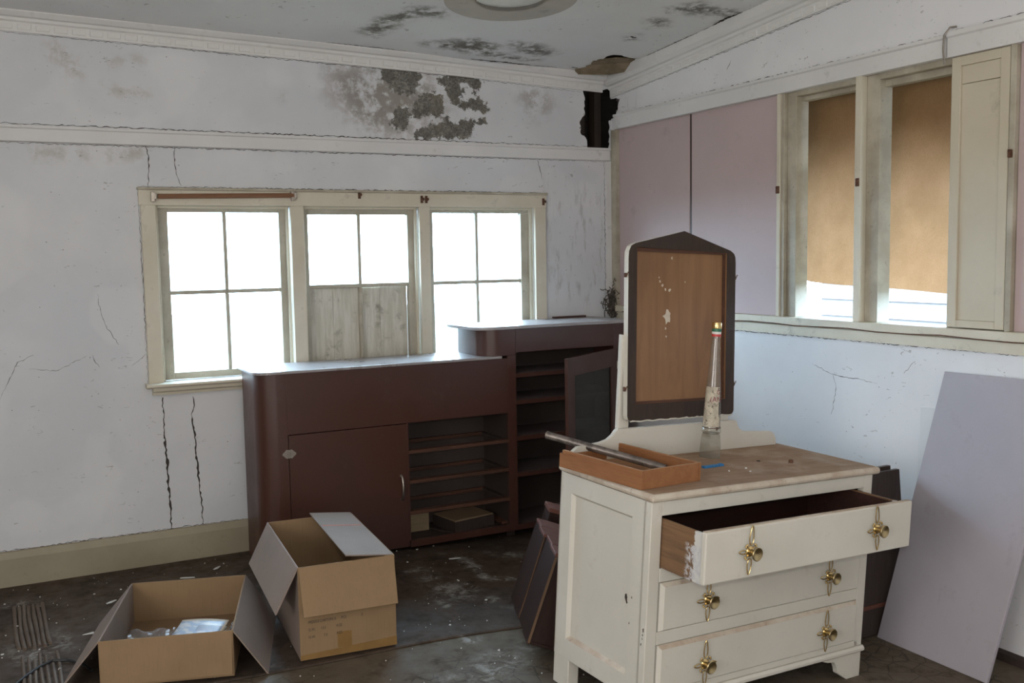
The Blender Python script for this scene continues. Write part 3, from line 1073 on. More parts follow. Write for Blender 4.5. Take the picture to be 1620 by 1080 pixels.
# baseboard of the back wall, dark low strip at the foot of the right wall
def profile_x(g, prof, x0, x1, mi=0):
    """prof (y, z) extruded along x"""
    g.prism(prof, x0, x1, 'x', mi)


g = G()
profile_x(g, [(YB, -0.02), (YB - 0.024, -0.02), (YB - 0.024, 0.135), (YB - 0.018, 0.150), (YB - 0.012, 0.166), (YB, 0.168)], XL, XR)
struct(g.build('baseboard_back', M['base']))
g = G()
g.prism([(XR, -0.12), (XR - 0.018, -0.12), (XR - 0.018, -0.045), (XR, -0.035)], 1.0, YB - 0.03, 'y')
struct(g.build('baseboard_right', M['darkboard']))

# cornices (they follow the raked ceiling), each with its row of low moulded blocks
def cornice_prof():
    return [(0.0, -0.086), (0.012, -0.086), (0.014, -0.044), (0.024, -0.038), (0.028, -0.026), (0.044, -0.022), (0.058, -0.010), (0.064, -0.004), (0.064, 0.012), (0, 0.012)]


trim_1 = sempty('trim_1')
g = G()
pr = cornice_prof()
for (xa, xb) in ((XL, 1.5), (1.5, 2.35), (2.35, 3.255)):
    dz = lambda x: 0.0 if x < 1.5 else -0.018 * ((x - 1.5) / 1.75) ** 2 * 1.0
    n = len(pr)
    vs = [(xa, YB - d, ceil_z(xa, YB) + z + 0.004 + dz(xa)) for d, z in pr] + [(xb, YB - d, ceil_z(xb, YB) + z + 0.004 + dz(xb)) for d, z in pr]
    g.add(vs, [(i, (i + 1) % n, n + (i + 1) % n, n + i) for i in range(n)] + [list(range(n)), list(range(n, 2 * n))])
g.build('cornice', M['cornice'], trim_1)
me_block = None
for k in range(44):
    x = -0.06 + k * 0.0755
    zc = ceil_z(x, YB) - 0.062 + 0.004 + (0 if x < 1.5 else -0.018 * ((x - 1.5) / 1.75) ** 2)
    if me_block is None:
        g = G()
        g.box(-0.029, -0.0165, -0.014, 0.029, -0.010, 0.014)
        b = g.build('moulding_block', M['cornice'], trim_1, bevel=0.003)
        me_block = b.data
    else:
        b = bpy.data.objects.new('moulding_block', me_block)
        link(b, trim_1)
        md = b.modifiers.new('bevel', 'BEVEL')
        md.width = 0.003
    b.location = (x, YB, zc)
trim_2 = sempty('trim_2')
g = G()
n = len(pr)
y0, y1 = 1.0, YB - 0.002
def cr(y):
    return 2.508 + 0.0790 * (5.05 - y)
vs = [(XR - d, y0, cr(y0) + z) for d, z in pr] + [(XR - d, y1, cr(y1) + z) for d, z in pr]
vs = [(x, y, z + (0.06 if z > cr(y) else 0)) for x, y, z in vs]
g.add(vs, [(i, (i + 1) % n, n + (i + 1) % n, n + i) for i in range(n)] + [list(range(n)), list(range(n, 2 * n))])
g.build('cornice', M['cornice'], trim_2)
for k in range(40):
    y = 4.99 - k * 0.0755
    b = bpy.data.objects.new('moulding_block', me_block)
    link(b, trim_2)
    md = b.modifiers.new('bevel', 'BEVEL')
    md.width = 0.003
    b.location = (XR, y, cr(y) - 0.066)
    b.rotation_euler = (math.atan(0.079), 0, math.radians(-90))
    b.rotation_euler = Matrix(((0, 1, 0), (-1, 0, 0), (0, 0, 1))).to_euler()

# picture rails
g = G()
profile_x(g, [(YB, 2.046), (YB - 0.020, 2.050), (YB - 0.020, 2.105), (YB - 0.028, 2.110), (YB - 0.028, 2.122), (YB, 2.124)], XL, 3.30)
struct(g.build('trim_3', M['trimwhite']))
trim_4 = sempty('trim_4')
g = G()
g.prism([(XR, 2.228), (XR - 0.026, 2.230), (XR - 0.026, 2.296), (XR - 0.036, 2.302), (XR - 0.036, 2.314), (XR, 2.316)], 2.668, 4.985, 'y')
g.build('rail_length', M['trimwhite'], trim_4)
g = G()
g.prism([(XR, 2.226), (XR - 0.028, 2.226), (XR - 0.028, 2.298), (XR - 0.036, 2.304), (XR - 0.036, 2.322), (XR, 2.324)], 1.0, 2.660, 'y')
g.build('rail_length', M['trimwhite'], trim_4)
# corner boards between the walls
trim_5 = sempty('trim_5')
g = G()
g.box(XR - 0.050, YB - 0.016, 1.125, XR, YB, 2.046)
g.build('corner_board', M['trimwhite'], trim_5)
g = G()
g.box(XR - 0.018, 4.982, 1.16, XR + 0.03, YB - 0.016, 2.228)
g.build('corner_board', M['creamdirty'], trim_5)
# ledge under the right windows
trim_6 = sempty('trim_6')
g = G()
g.box(XR - 0.022, 1.0, 1.098, XR, 4.985, 1.142)
g.build('apron_board', M['cream'], trim_6)
g = G()
g.box(XR - 0.034, 1.0, 1.146, XR + 0.09, 4.985, 1.181)
g.build('ledge_board', M['cream'], trim_6, bevel=0.003)
g = G()
g.tube([(XR - 0.036, 4.9 - k * 0.16, 1.1475 + 0.004 * math.sin(k * 1.9)) for k in range(22)], 0.0025, 6)
tag(g.build('bell_wire', M['rust']), 'thin dark wire tacked along the ledge under the right windows', 'wire')

# ---------------- back windows: casing, three sashes
trim_7 = sempty('trim_7')
def part(name, mat, parent, boxes, bevel=0.002):
    g = G()
    for b in boxes:
        g.box(*b)
    return g.build(name, mat, parent, bevel=bevel)


part('head_casing', M['cream'], trim_7, [(0.615, YB - 0.022, 1.765, 2.853, YB, 1.838)])
part('head_cap', M['creamdirty'], trim_7, [(0.610, YB - 0.034, 1.838, 2.858, YB, 1.850)])
part('side_casing', M['cream'], trim_7, [(0.622, YB - 0.022, 0.90, 0.690, YB, 1.765)])
part('side_casing', M['cream'], trim_7, [(2.777, YB - 0.022, 0.90, 2.848, YB, 1.765)])
part('mullion_casing', M['cream'], trim_7, [(1.346, YB - 0.022, 0.90, 1.414, YB, 1.765), (1.356, YB, 0.90, 1.404, YB + 0.11, 1.765)])
part('mullion_casing', M['cream'], trim_7, [(2.056, YB - 0.022, 0.90, 2.117, YB, 1.765), (2.064, YB, 0.90, 2.109, YB + 0.11, 1.765)])
part('side_jamb', M['sash'], trim_7, [(0.675, YB, 0.88, 0.690, YB + 0.13, 1.775)])
part('side_jamb', M['cream'], trim_7, [(2.777, YB, 0.88, 2.792, YB + 0.13, 1.775)])
part('head_jamb', M['sash'], trim_7, [(0.675, YB, 1.765, 2.792, YB + 0.13, 1.785)])
g = G()
g.prism([(YB + 0.13, 0.882), (YB - 0.062, 0.882), (YB - 0.072, 0.890), (YB - 0.068, 0.900), (YB - 0.060, 0.903), (YB + 0.13, 0.905)], 0.605, 2.86, 'x')
g.build('sill', M['cream'], trim_7)
g = G()
g.prism([(YB, 0.845), (YB - 0.030, 0.845), (YB - 0.034, 0.858), (YB - 0.050, 0.866), (YB - 0.054, 0.882), (YB, 0.882)], 0.635, 2.83, 'x')
g.build('sill_moulding', M['cream'], trim_7)


def sash(n, x0, x1, gx0, gx1, mx, gz0, gz1, barz, boarded_low=False):
    """sash set back in the opening: x0..x1 opening, gx0..gx1 glass"""
    w = sempty('window_%d' % n)
    ya, yb = YB + 0.040, YB + 0.078
    S = M['sash']
    part('stile', S, w, [(x0 + 0.003, ya, 0.908, gx0, yb, 1.762)])
    part('stile', S, w, [(gx1, ya, 0.908, x1 - 0.003, yb, 1.762)])
    part('top_rail', S, w, [(gx0, ya, gz1, gx1, yb, 1.762)])
    part('bottom_rail', S, w, [(gx0, ya, 0.908, gx1, yb, gz0)])
    part('glazing_bar', S, w, [(gx0, ya + 0.006, barz - 0.010, gx1, yb - 0.004, barz + 0.010)], 0.003)
    part('glazing_bar', S, w, [(mx - 0.009, ya + 0.006, barz + 0.010, mx + 0.009, yb - 0.004, gz1)], 0.003)
    part('glazing_bar', M['creamdirty'] if boarded_low else S, w, [(mx - 0.009, ya + 0.006, gz0, mx + 0.009, yb - 0.004, barz - 0.010)], 0.003)
    yc = (ya + yb) / 2
    for (a, b) in ((gx0, mx - 0.009), (mx + 0.009, gx1)):
        g = G()
        g.box(a, yc, barz + 0.010, b, yc + 0.003, gz1)
        g.build('pane', M['pane'], w)
        if not boarded_low:
            g = G()
            g.box(a, yc, gz0, b, yc + 0.003, barz - 0.010)
            g.build('pane', M['pane'], w)
    if boarded_low:
        cuts = [gx0, gx0 + 0.085, mx - 0.148, mx - 0.004, mx + 0.118, gx1]
        for k in range(5):
            g = G()
            d = 0.003 * (k % 2)
            top = barz + (0.004 if k < 3 else -0.008)
            g.box(cuts[k] + (0.001 if k == 3 else 0.0001), yb - 0.002 + d, gz0 - 0.01, cuts[k + 1] - 0.0001, yb + 0.010 + d, top)
            g.build('board', M['board'], w, bevel=0.0015)
    # stops along the inside of the jambs
    part('stop_bead', M['cream'], w, [(x0, YB + 0.018, 0.905, x0 + 0.014, ya, 1.765)])
    part('stop_bead', M['cream'], w, [(x1 - 0.014, YB + 0.018, 0.905, x1, ya, 1.765)])
    part('stop_bead', M['cream'], w, [(x0 + 0.014, YB + 0.018, 1.752, x1 - 0.014, ya, 1.765)])
    return w


sash(1, 0.690, 1.346, 0.752, 1.299, 1.026, 0.942, 1.735, 1.338)
sash(2, 1.414, 2.056, 1.452, 2.008, 1.732, 0.942, 1.726, 1.346, True)
sash(3, 2.117, 2.777, 2.160, 2.714, 2.433, 0.942, 1.736, 1.346)
# rags and brackets left on the head casing
t = thing('blind_roller', 'bare brown wooden blind roller above the leftmost sash of the back window', 'blind', (0.70, YB - 0.04, 1.806))
g = G()
g.tube([(0, 0, 0), (0.66, 0, 0.012)], 0.012, 12)
g.build('roller', wood('roller_wood', (0.25, 0.12, 0.06), (0.20, 0.095, 0.05), 'x'), t, smooth=True)
for x, zz in ((-0.012, 0.0), (0.667, 0.012)):
    g = G()
    g.box(x - 0.018, -0.008, zz - 0.026, x - 0.002, 0.018, zz + 0.022)
    g.box(x - 0.004, -0.020, zz - 0.014, x + 0.004, 0.014, zz + 0.014)
    g.build('bracket', M['steel'], t, bevel=0.002)
for x, z, lb in ((1.717, 1.826, 'small rusty blind bracket above the boarded middle sash'), (2.072, 1.806, 'rusty blind bracket, left one of the pair above the right mullion'), (2.098, 1.806, 'rusty blind bracket, right one of the pair above the right mullion'), (2.832, 1.800, 'bent rusty blind bracket at the right end of the window head')):
    g = G()
    g.box(x - 0.007, YB - 0.026, z - 0.020, x + 0.007, YB - 0.022, z + 0.020)
    g.box(x - 0.006, YB - 0.046, z - 0.006, x + 0.006, YB - 0.026, z + 0.008)
    g.ball((x, YB - 0.046, z), 0.008, 8)
    tag(g.build('blind_bracket', M['rust']), lb, 'bracket', 'blind brackets on the back window')

# cobwebs: loose strands over the right sash and a dusty tangle in the corner
rnd = random.Random(21)
g = G()
for a, b in (((2.20, 1.752), (2.50, 1.700)), ((2.36, 1.760), (2.52, 1.690)), ((2.52, 1.690), (2.60, 1.752)), ((2.48, 1.742), (2.76, 1.735)), ((2.55, 1.700), (2.74, 1.758))):
    pts = []
    for k in range(9):
        t_ = k / 8
        pts.append((a[0] + (b[0] - a[0]) * t_, YB + 0.010 + 0.008 * math.sin(k + a[0] * 9), a[1] + (b[1] - a[1]) * t_ - 0.012 * math.sin(PI * t_)))
    g.tube(pts, 0.0010, 4)
tag(g.build('cobweb', M['flake']), 'pale cobweb strands across the top of the rightmost sash of the back window', 'cobweb')
g = G()
for k in range(90):
    c = Vector((3.295, 5.01, 1.19))
    pts = []
    p = c + Vector((rnd.gauss(0, 0.010), rnd.gauss(0, 0.008), rnd.gauss(0, 0.040)))
    for q in range(6):
        p = p + Vector((rnd.gauss(0, 0.012), rnd.gauss(0, 0.008), rnd.gauss(0, 0.016)))
        p.x = min(p.x, 3.318)
        p.y = min(p.y, 5.03)
        pts.append(p.copy())
    g.tube(pts, 0.0028, 4)
tag(g.build('cobweb_tangle', paint('dusty_cobweb', (0.06, 0.048, 0.038), (0.13, 0.11, 0.09), amt=0.5, scale=20, rough=0.95)), 'dusty brown cobweb tangle in the room corner above the tall end of the cabinet', 'cobweb')

# ---------------- right wall: lilac boards, openings, panelled sash
def onwall(name, mat, parent, y0, y1, z0, z1, x0, x1, bevel=0.002):
    return part(name, mat, parent, [(x0, y0, z0, x1, y1, z1)], bevel)


Z0, Z1 = 1.181, 2.230
onwall('lilac_panel', M['lilac'], wall_right, 4.306, 4.982, Z0, Z1, XR + 0.006, XR + 0.016)
onwall('lilac_panel', M['lilac'], wall_right, 3.612, 4.284, Z0, Z1, XR + 0.004, XR + 0.014)
onwall('panel_joint', M['darkboard'], wall_right, 4.284, 4.306, Z0, Z1, XR + 0.010, XR + 0.03)
onwall('lilac_panel', M['lilac'], wall_right, 1.7, 2.372, Z0, Z1, XR + 0.006, XR + 0.016)
onwall('backing_board', M['darkboard'], wall_right, 3.612, 4.99, 1.15, 2.26, XR + 0.03, XR + 0.05)
onwall('backing_board', M['darkboard'], wall_right, 1.7, 2.64, 1.15, 2.26, XR + 0.05, XR + 0.07)

window_4 = sempty('window_4')
def wpart(name, mat, y0, y1, z0, z1, x0, x1, w):
    return onwall(name, mat, w, y0, y1, z0, z1, x0, x1)
wpart('bead', M['cream'], 3.590, 3.612, Z0, Z1, XR - 0.016, XR + 0.03, window_4)
wpart('bead', M['creamdirty'], 3.568, 3.588, Z0, Z1, XR - 0.008, XR + 0.03, window_4)
wpart('jamb', M['creamdirty'], 3.508, 3.566, Z0, Z1, XR + 0.010, XR + 0.085, window_4)
wpart('head', M['creamdirty'], 3.126, 3.508, 2.206, Z1 + 0.004, XR + 0.004, XR + 0.085, window_4)
wpart('head_fillet', M['creamdirty'], 3.126, 3.508, 2.186, 2.206, XR + 0.040, XR + 0.085, window_4)
window_5 = sempty('window_5')
wpart('mullion_bead', M['cream'], 3.092, 3.126, Z0, Z1, XR - 0.020, XR + 0.085, window_5)
wpart('mullion', M['creamdirty'], 3.020, 3.090, Z0, Z1, XR + 0.012, XR + 0.085, window_5)
wpart('jamb', M['creamdirty'], 2.650, 2.664, Z0, Z1, XR + 0.004, XR + 0.085, window_5)
wpart('head', M['creamdirty'], 2.664, 3.020, 2.204, Z1 + 0.004, XR + 0.004, XR + 0.085, window_5)
wpart('head_fillet', M['creamdirty'], 2.664, 3.020, 2.176, 2.204, XR + 0.040, XR + 0.085, window_5)
for y, w in ((3.60, window_4), (3.108, window_5)):
    g = G()
    g.box(XR - 0.026, y - 0.010, 1.765, XR - 0.016, y + 0.008, 1.80)
    g.build('catch', M['rust'], w, bevel=0.002)
window_6 = sempty('window_6')
PX = XR - 0.012
wpart('stile', M['sashpanel'], 2.610, 2.650, Z0 + 0.004, Z1 - 0.006, PX, PX + 0.03, window_6)
wpart('stile', M['sashpanel'], 2.402, 2.440, Z0 + 0.004, Z1 - 0.006, PX, PX + 0.03, window_6)
wpart('top_rail', M['sashpanel'], 2.440, 2.610, 2.188, Z1 - 0.006, PX, PX + 0.03, window_6)
wpart('bottom_rail', M['sashpanel'], 2.440, 2.610, Z0 + 0.004, 1.214, PX, PX + 0.03, window_6)
wpart('panel', M['sashpanel'], 2.440, 2.610, 1.214, 2.118, PX + 0.009, PX + 0.02, window_6)
wpart('panel', M['sashpanel'], 2.440, 2.610, 2.1195, 2.188, PX + 0.008, PX + 0.02, window_6)
wpart('bead', M['creamdirty'], 2.374, 2.398, Z0, Z1, XR - 0.014, XR + 0.03, window_6)
g = G()
g.box(XR - 0.030, 2.380, 1.82, XR - 0.014, 2.392, 1.85)
g.build('catch', M['rust'], window_6, bevel=0.002)
g = G()
g.tube([(XR - 0.038, 2.664, 2.20), (XR - 0.044, 2.666, 2.26), (XR - 0.042, 2.664, 2.31), (XR - 0.03, 2.648, 2.338), (XR - 0.004, 2.640, 2.342)], 0.004, 6)
tag(g.build('loose_wire', M['steel']), 'loop of grey wire over the joint in the right picture rail', 'wire')

# brown canvas hung outside the two openings, sagging along its bottom hem
ny, nz = 40, 26
vs, fs = [], []
ybot = [(3.88, 1.375), (3.72, 1.356), (3.62, 1.337), (3.46, 1.327), (3.32, 1.323), (3.20, 1.320), (3.03, 1.313), (2.82, 1.300), (2.45, 1.290)]
for j in range(nz + 1):
    for i in range(ny + 1):
        y = 3.88 - (3.88 - 2.45) * i / ny
        zb = np.interp(-y, [-p[0] for p in ybot], [p[1] for p in ybot])
        z = 2.42 + (zb - 2.42) * j / nz
        x = XR + 0.20 + 0.05 * math.sin(j / nz * PI * 0.8) + 0.006 * math.sin(y * 9 + 2 * z)
        vs.append((x, y, z))
for j in range(nz):
    for i in range(ny):
        a = j * (ny + 1) + i
        fs.append((a, a + 1, a + ny + 2, a + ny + 1))
g = G()
g.add(vs, fs)
bl = g.build('canvas_blind', M['canvas'], smooth=True)
tag(bl, 'brown canvas blind hanging outside the two right hand openings', 'blind')
g = G()
g.tube([(XR + 0.20, 3.92, 2.42), (XR + 0.20, 2.40, 2.42)], 0.016, 10)
g.build('blind_pole', M['rust'], bl)

# unseen board added outside to shade the top of the canvas
g = G()
g.box(XR + 0.74, YF, 2.00, XR + 0.77, YB + 0.3, 3.4)
g.build('shade_board', M['eave'], ceiling)
# ---------------- outside: yard and the neighbour's house
g = G()
g.box(-25, -25, -0.75, 40, 40, -0.6)
gr = struct(g.build('ground_outside', M['ground']))
nb = thing('neighbour_house', 'sunlit pale weatherboard house seen under the brown blind', 'house', (8.6, 6.0, -0.6))
for k in range(14):
    g = G()
    z = 0.0 + k * 0.19
    g.prism([(0.0, z), (0.0, z + 0.19), (-0.012, z + 0.19), (-0.035, z)], -2.6, 2.6, 'y')
    g.build('weatherboard', M['exterior'], nb)
g = G()
g.prism([(-0.45, 2.60), (-0.40, 2.56), (1.9, 3.7), (1.9, 3.78)], -2.9, 2.9, 'y')
g.build('roof', M['roofing'], nb)
g = G()
g.prism([(-0.52, 2.52), (-0.42, 2.50), (-0.40, 2.62), (-0.42, 2.62), (-0.44, 2.53), (-0.50, 2.54), (-0.50, 2.63), (-0.53, 2.63)], -2.9, 2.9, 'y')
g.build('gutter', M['roofing'], nb)
g = G()
g.box(0.02, -2.5, 0.0, 3.0, 2.5, 2.66)
g.build('wall', M['exterior'], nb)

# ================================================================== THE STEPPED CABINET
CF = 4.65    # front face
CBK = 4.972  # back
cab = thing('stepped_cabinet', 'long dark brown two level cabinet with open shelves standing under the back window', 'cabinet', (1.05, 4.85, 0))
cab_inv = Matrix.Translation((-1.05, -4.85, 0))


def cpart(name, mat, boxes, bevel=0.0015, parent=None, prisms=()):
    g = G()
    for b in boxes:
        g.box(*b)
    for p in prisms:
        g.prism(*p)
    o = g.build(name, mat, parent or cab, bevel=bevel)
    if parent is None:
        o.data.transform(cab_inv)
    return o


def arc(cx, cy, r, a0, a1, n=10):
    return [(cx + r * math.cos(math.radians(a0 + (a1 - a0) * i / n)), cy + r * math.sin(math.radians(a0 + (a1 - a0) * i / n))) for i in range(n + 1)]


# rounded left end of the low part: side and bullnose in one bent sheet
th = 0.018
r = 0.095
outer = [(1.055, CBK)] + arc(1.055 + r, CF + r, r, 180, 270) + [(1.192, CF)]
inner = [(1.192, CF + th)] + arc(1.055 + r, CF + r, r - th, 270, 180) + [(1.055 + th, CBK)]
o = cpart('end_panel', M['laminate'], [], 0, None, [(outer + inner, 0.006, 0.948, 'z')])
o.data.polygons.foreach_set('use_smooth', [True] * len(o.data.polygons))
o.data.set_sharp_from_angle(angle=math.radians(35))
# rounded left end of the tall part, standing on the low top
r2 = 0.10
outer = [(2.245, CBK)] + arc(2.245 + r2, CF + r2, r2, 180, 270) + [(2.436, CF)]
inner = [(2.436, CF + th)] + arc(2.245 + r2, CF + r2, r2 - th, 270, 180) + [(2.245 + th, CBK)]
o = cpart('end_panel', M['laminate'], [], 0, None, [(outer + inner, 0.9625, 1.102, 'z')])
o.data.polygons.foreach_set('use_smooth', [True] * len(o.data.polygons))
o.data.set_sharp_from_angle(angle=math.radians(35))
# face: panel over the door and drawers, stiles, rails
cpart('front_panel', M['laminate'], [(1.1925, CF, 0.652, 2.386, CF + th, 0.948)])
cpart('stile', M['laminate'], [(2.386, CF, 0.004, 2.437, CF + th, 0.9605)])
cpart('stile', M['laminate'], [(3.062, CF, 0.004, 3.15, CF + th, 1.102)])
cpart('top_rail', M['laminate'], [(2.438, CF, 0.975, 3.062, CF + th, 1.102)])
cpart('bottom_rail', M['laminate'], [(1.81, CF, 0.004, 2.386, CF + th, 0.040), (2.437, CF, 0.004, 3.062, CF + th, 0.034)])
cpart('stile', M['laminate'], [(1.801, CF + 0.001, 0.040, 1.812, CF + 0.25, 0.652)])
# bodies
cpart('partition', M['cabin'], [(2.388, CF + th, 0.02, 2.404, CBK - 0.006, 0.945)])
cpart('partition', M['cabin'], [(2.422, CF + th, 0.02, 2.438, CBK - 0.006, 1.10)])
cpart('side', M['laminate'], [(3.134, CF + th, 0.004, 3.150, CBK, 1.102)])
cpart('back', M['cabin'], [(1.074, CBK - 0.005, 0.02, 3.134, CBK, 0.946)])
cpart('back', M['cabin'], [(2.265, CBK - 0.005, 0.9463, 3.134, CBK, 1.10)])
cpart('floor_board', M['cabin'], [(1.08, CF + th, 0.012, 2.386, CBK - 0.006, 0.028)])
cpart('floor_board', M['shelf'], [(2.438, CF + th, 0.012, 3.134, CBK - 0.006, 0.030)])
# feet run down to the sloping floor behind the kick space
for x in (1.12, 1.80, 2.40, 3.08):
    zf_ = fz(x) + 0.0055
    cpart('foot', M['darkboard'], [(x, CF + 0.07, zf_, x + 0.05, CBK - 0.03, 0.012)])
# tops: lacquered sheets with a rounded front corner and a metal-lipped edge
low_out = [(1.042, 5.026)] + arc(1.042 + 0.07, CF - 0.012 + 0.07, 0.07, 180, 270, 8) + [(2.35, CF - 0.012), (2.35, 5.026)]
cpart('low_top', M['cabtop'], [], 0.003, None, [(low_out, 0.948, 0.962, 'z')])
tall_out = [(2.205, 5.030)] + arc(2.205 + 0.09, CF - 0.016 + 0.09, 0.09, 180, 270, 8) + [(3.17, CF - 0.016), (3.17, 5.030)]
cpart('tall_top', M['cabtop'], [], 0.003, None, [(tall_out, 1.102, 1.119, 'z')])
cpart('back_lip', M['laminate'], [(2.88, 5.000, 1.119, 3.10, 5.026, 1.130)])
# shelves of the tall part
for zt, zb in ((0.861, 0.838), (0.716, 0.692), (0.519, 0.494), (0.318, 0.294)):
    sh = cpart('shelf', M['shelf'], [(2.438, CF + 0.014, zb, 3.134, CBK - 0.006, zt)])
    cpart('shelf_lip', M['laminate'], [(2.438, CF + 0.006, zb, 3.134, CF + 0.0138, zt)], 0.001, sh).data.transform(cab_inv)
# drawer runners where the drawers are missing
for z in (0.500, 0.344, 0.183):
    cpart('drawer_rail', M['rail'], [(1.812, CF + 0.002, z - 0.010, 2.386, CF + 0.045, z + 0.008)])
    cpart('drawer_runner', M['cabin'], [(2.362, CF + 0.045, z - 0.008, 2.387, CBK - 0.03, z + 0.006)])
    cpart('drawer_runner', M['cabin'], [(1.812, CF + 0.045, z - 0.008, 1.836, CBK - 0.03, z + 0.006)])
    cpart('rear_rail', M['rail'], [(1.812, CBK - 0.03, z - 0.012, 2.387, CBK - 0.01, z + 0.008)])
cpart('drawer_runner', M['rail'], [(2.350, CF + 0.03, 0.040, 2.387, CBK - 0.03, 0.054)])
cpart('partition', M['cabin'], [(1.785, CF + 0.25, 0.03, 1.801, CBK - 0.006, 0.945), (1.785, CF + th, 0.03, 1.800, CF + 0.25, 0.64)])
# solid door of the low part
dr = cpart('door', M['laminate'], [(1.1955, CF - 0.001, 0.010, 1.8005, CF + th - 0.001, 0.6485)])
g = G()
for s, xa in ((-1, 1.192), (1, 1.198)):
    pts = [(0.0, 0.020), (0.010, 0.022), (0.016, 0.016), (0.030, 0.004), (0.030, -0.004), (0.018, -0.014), (0.010, -0.022), (0.0, -0.018)]
    g.prism([(xa + s * u, 0.560 + v) for u, v in pts], CF - 0.004, CF - 0.001, 'y')
g.tube([(1.195, CF - 0.004, 0.540), (1.195, CF - 0.004, 0.580)], 0.004, 8)
o = g.build('hinge', M['steel'], dr)
o.data.transform(cab_inv)
g = G()
hp = [(1.764, CF - 0.002, 0.385), (1.765, CF - 0.016, 0.380), (1.766, CF - 0.024, 0.355), (1.766, CF - 0.026, 0.325), (1.766, CF - 0.024, 0.290), (1.766, CF - 0.016, 0.268), (1.766, CF - 0.002, 0.262)]
g.tube(hp, [0.009, 0.006, 0.0065, 0.0065, 0.0065, 0.006, 0.009], 10)
o = g.build('handle', M['steel'], dr, smooth=True)
o.data.transform(cab_inv)
# glazed door of the tall part, standing open
gd_m = cab_inv @ Matrix.Translation((3.062, CF - 0.002, 0)) @ Matrix.Rotation(math.radians(32), 4, 'Z')


def gpart(name, mat, boxes, parent, bevel=0.002):
    g = G()
    for b in boxes:
        g.box(*b)
    o = g.build(name, mat, parent, bevel=bevel)
    o.data.transform(gd_m)
    return o


DW = 0.606
gdoor = gpart('glazed_door', M['laminate'], [(-DW, -0.020, 0.030, -DW + 0.075, 0, 0.962), (-0.070, -0.020, 0.030, 0, 0, 0.962), (-DW + 0.075, -0.020, 0.865, -0.070, 0, 0.962), (-DW + 0.075, -0.020, 0.030, -0.070, 0, 0.120)], cab)
gpart('glass', M['cabglass'], [(-DW + 0.075, -0.011, 0.120, -0.070, -0.008, 0.865)], gdoor, 0)
gpart('hinge', M['steel'], [(-0.006, -0.026, 0.845, 0.022, -0.020, 0.89)], gdoor)
gpart('hinge', M['steel'], [(-0.006, -0.026, 0.12, 0.022, -0.020, 0.165)], gdoor)
# odds and ends lying in the bottom drawer space
g = G()
g.box(-0.085, -0.012, 0, 0.085, 0.012, 0.105)
o = g.build('offcut', wood('pale_offcut', (0.30, 0.225, 0.14), (0.25, 0.185, 0.11), 'x'), bevel=0.002)
o.location = (1.90, 4.84, 0.0285)
tag(o, 'pale wooden offcut standing at the left of the empty bottom drawer space', 'offcut')
t = thing('shallow_box', 'dark shallow box with a tan lid lying in the empty bottom drawer space', 'box', (2.185, 4.82, 0.0285), 0.18)
part('case', M['darkboard'], t, [(-0.13, -0.11, 0, 0.13, 0.11, 0.058)])
part('lid', wood('tan_lid', (0.26, 0.185, 0.11), (0.22, 0.15, 0.09), 'x'), t, [(-0.125, -0.105, 0.0583, 0.125, 0.105, 0.066)])
g = G()
g.box(-0.11, -0.008, 0, 0.11, 0.008, 0.010)
o = g.build('batten', M['darkboard'], bevel=0.002)
o.location = (2.015, 4.79, 0.0285)
o.rotation_euler = (0, 0, math.radians(-62))
tag(o, 'thin dark batten lying across the empty bottom drawer space', 'batten')

# ================================================================== THE DRESSER
Td = Vector((1.69664, 2.44388, -0.01494))
rx, ry, rz = 0.025948, 0.047291, 0.075701
Md = Matrix.Translation(Td) @ Matrix.Rotation(rz, 4, 'Z') @ Matrix.Rotation(ry, 4, 'Y') @ Matrix.Rotation(rx, 4, 'X')
DWd, DD, DH = 1.0308, 0.4861, 0.7511
dresser = thing('dresser', 'cream painted chest of drawers with brass handles and its top drawer pulled open', 'dresser', mat4=Md)


def dpart(name, mat, boxes, bevel=0.0025, parent=None):
    g = G()
    for b in boxes:
        g.box(*b)
    return g.build(name, mat, parent or dresser, bevel=bevel)


EN = M['dresser']
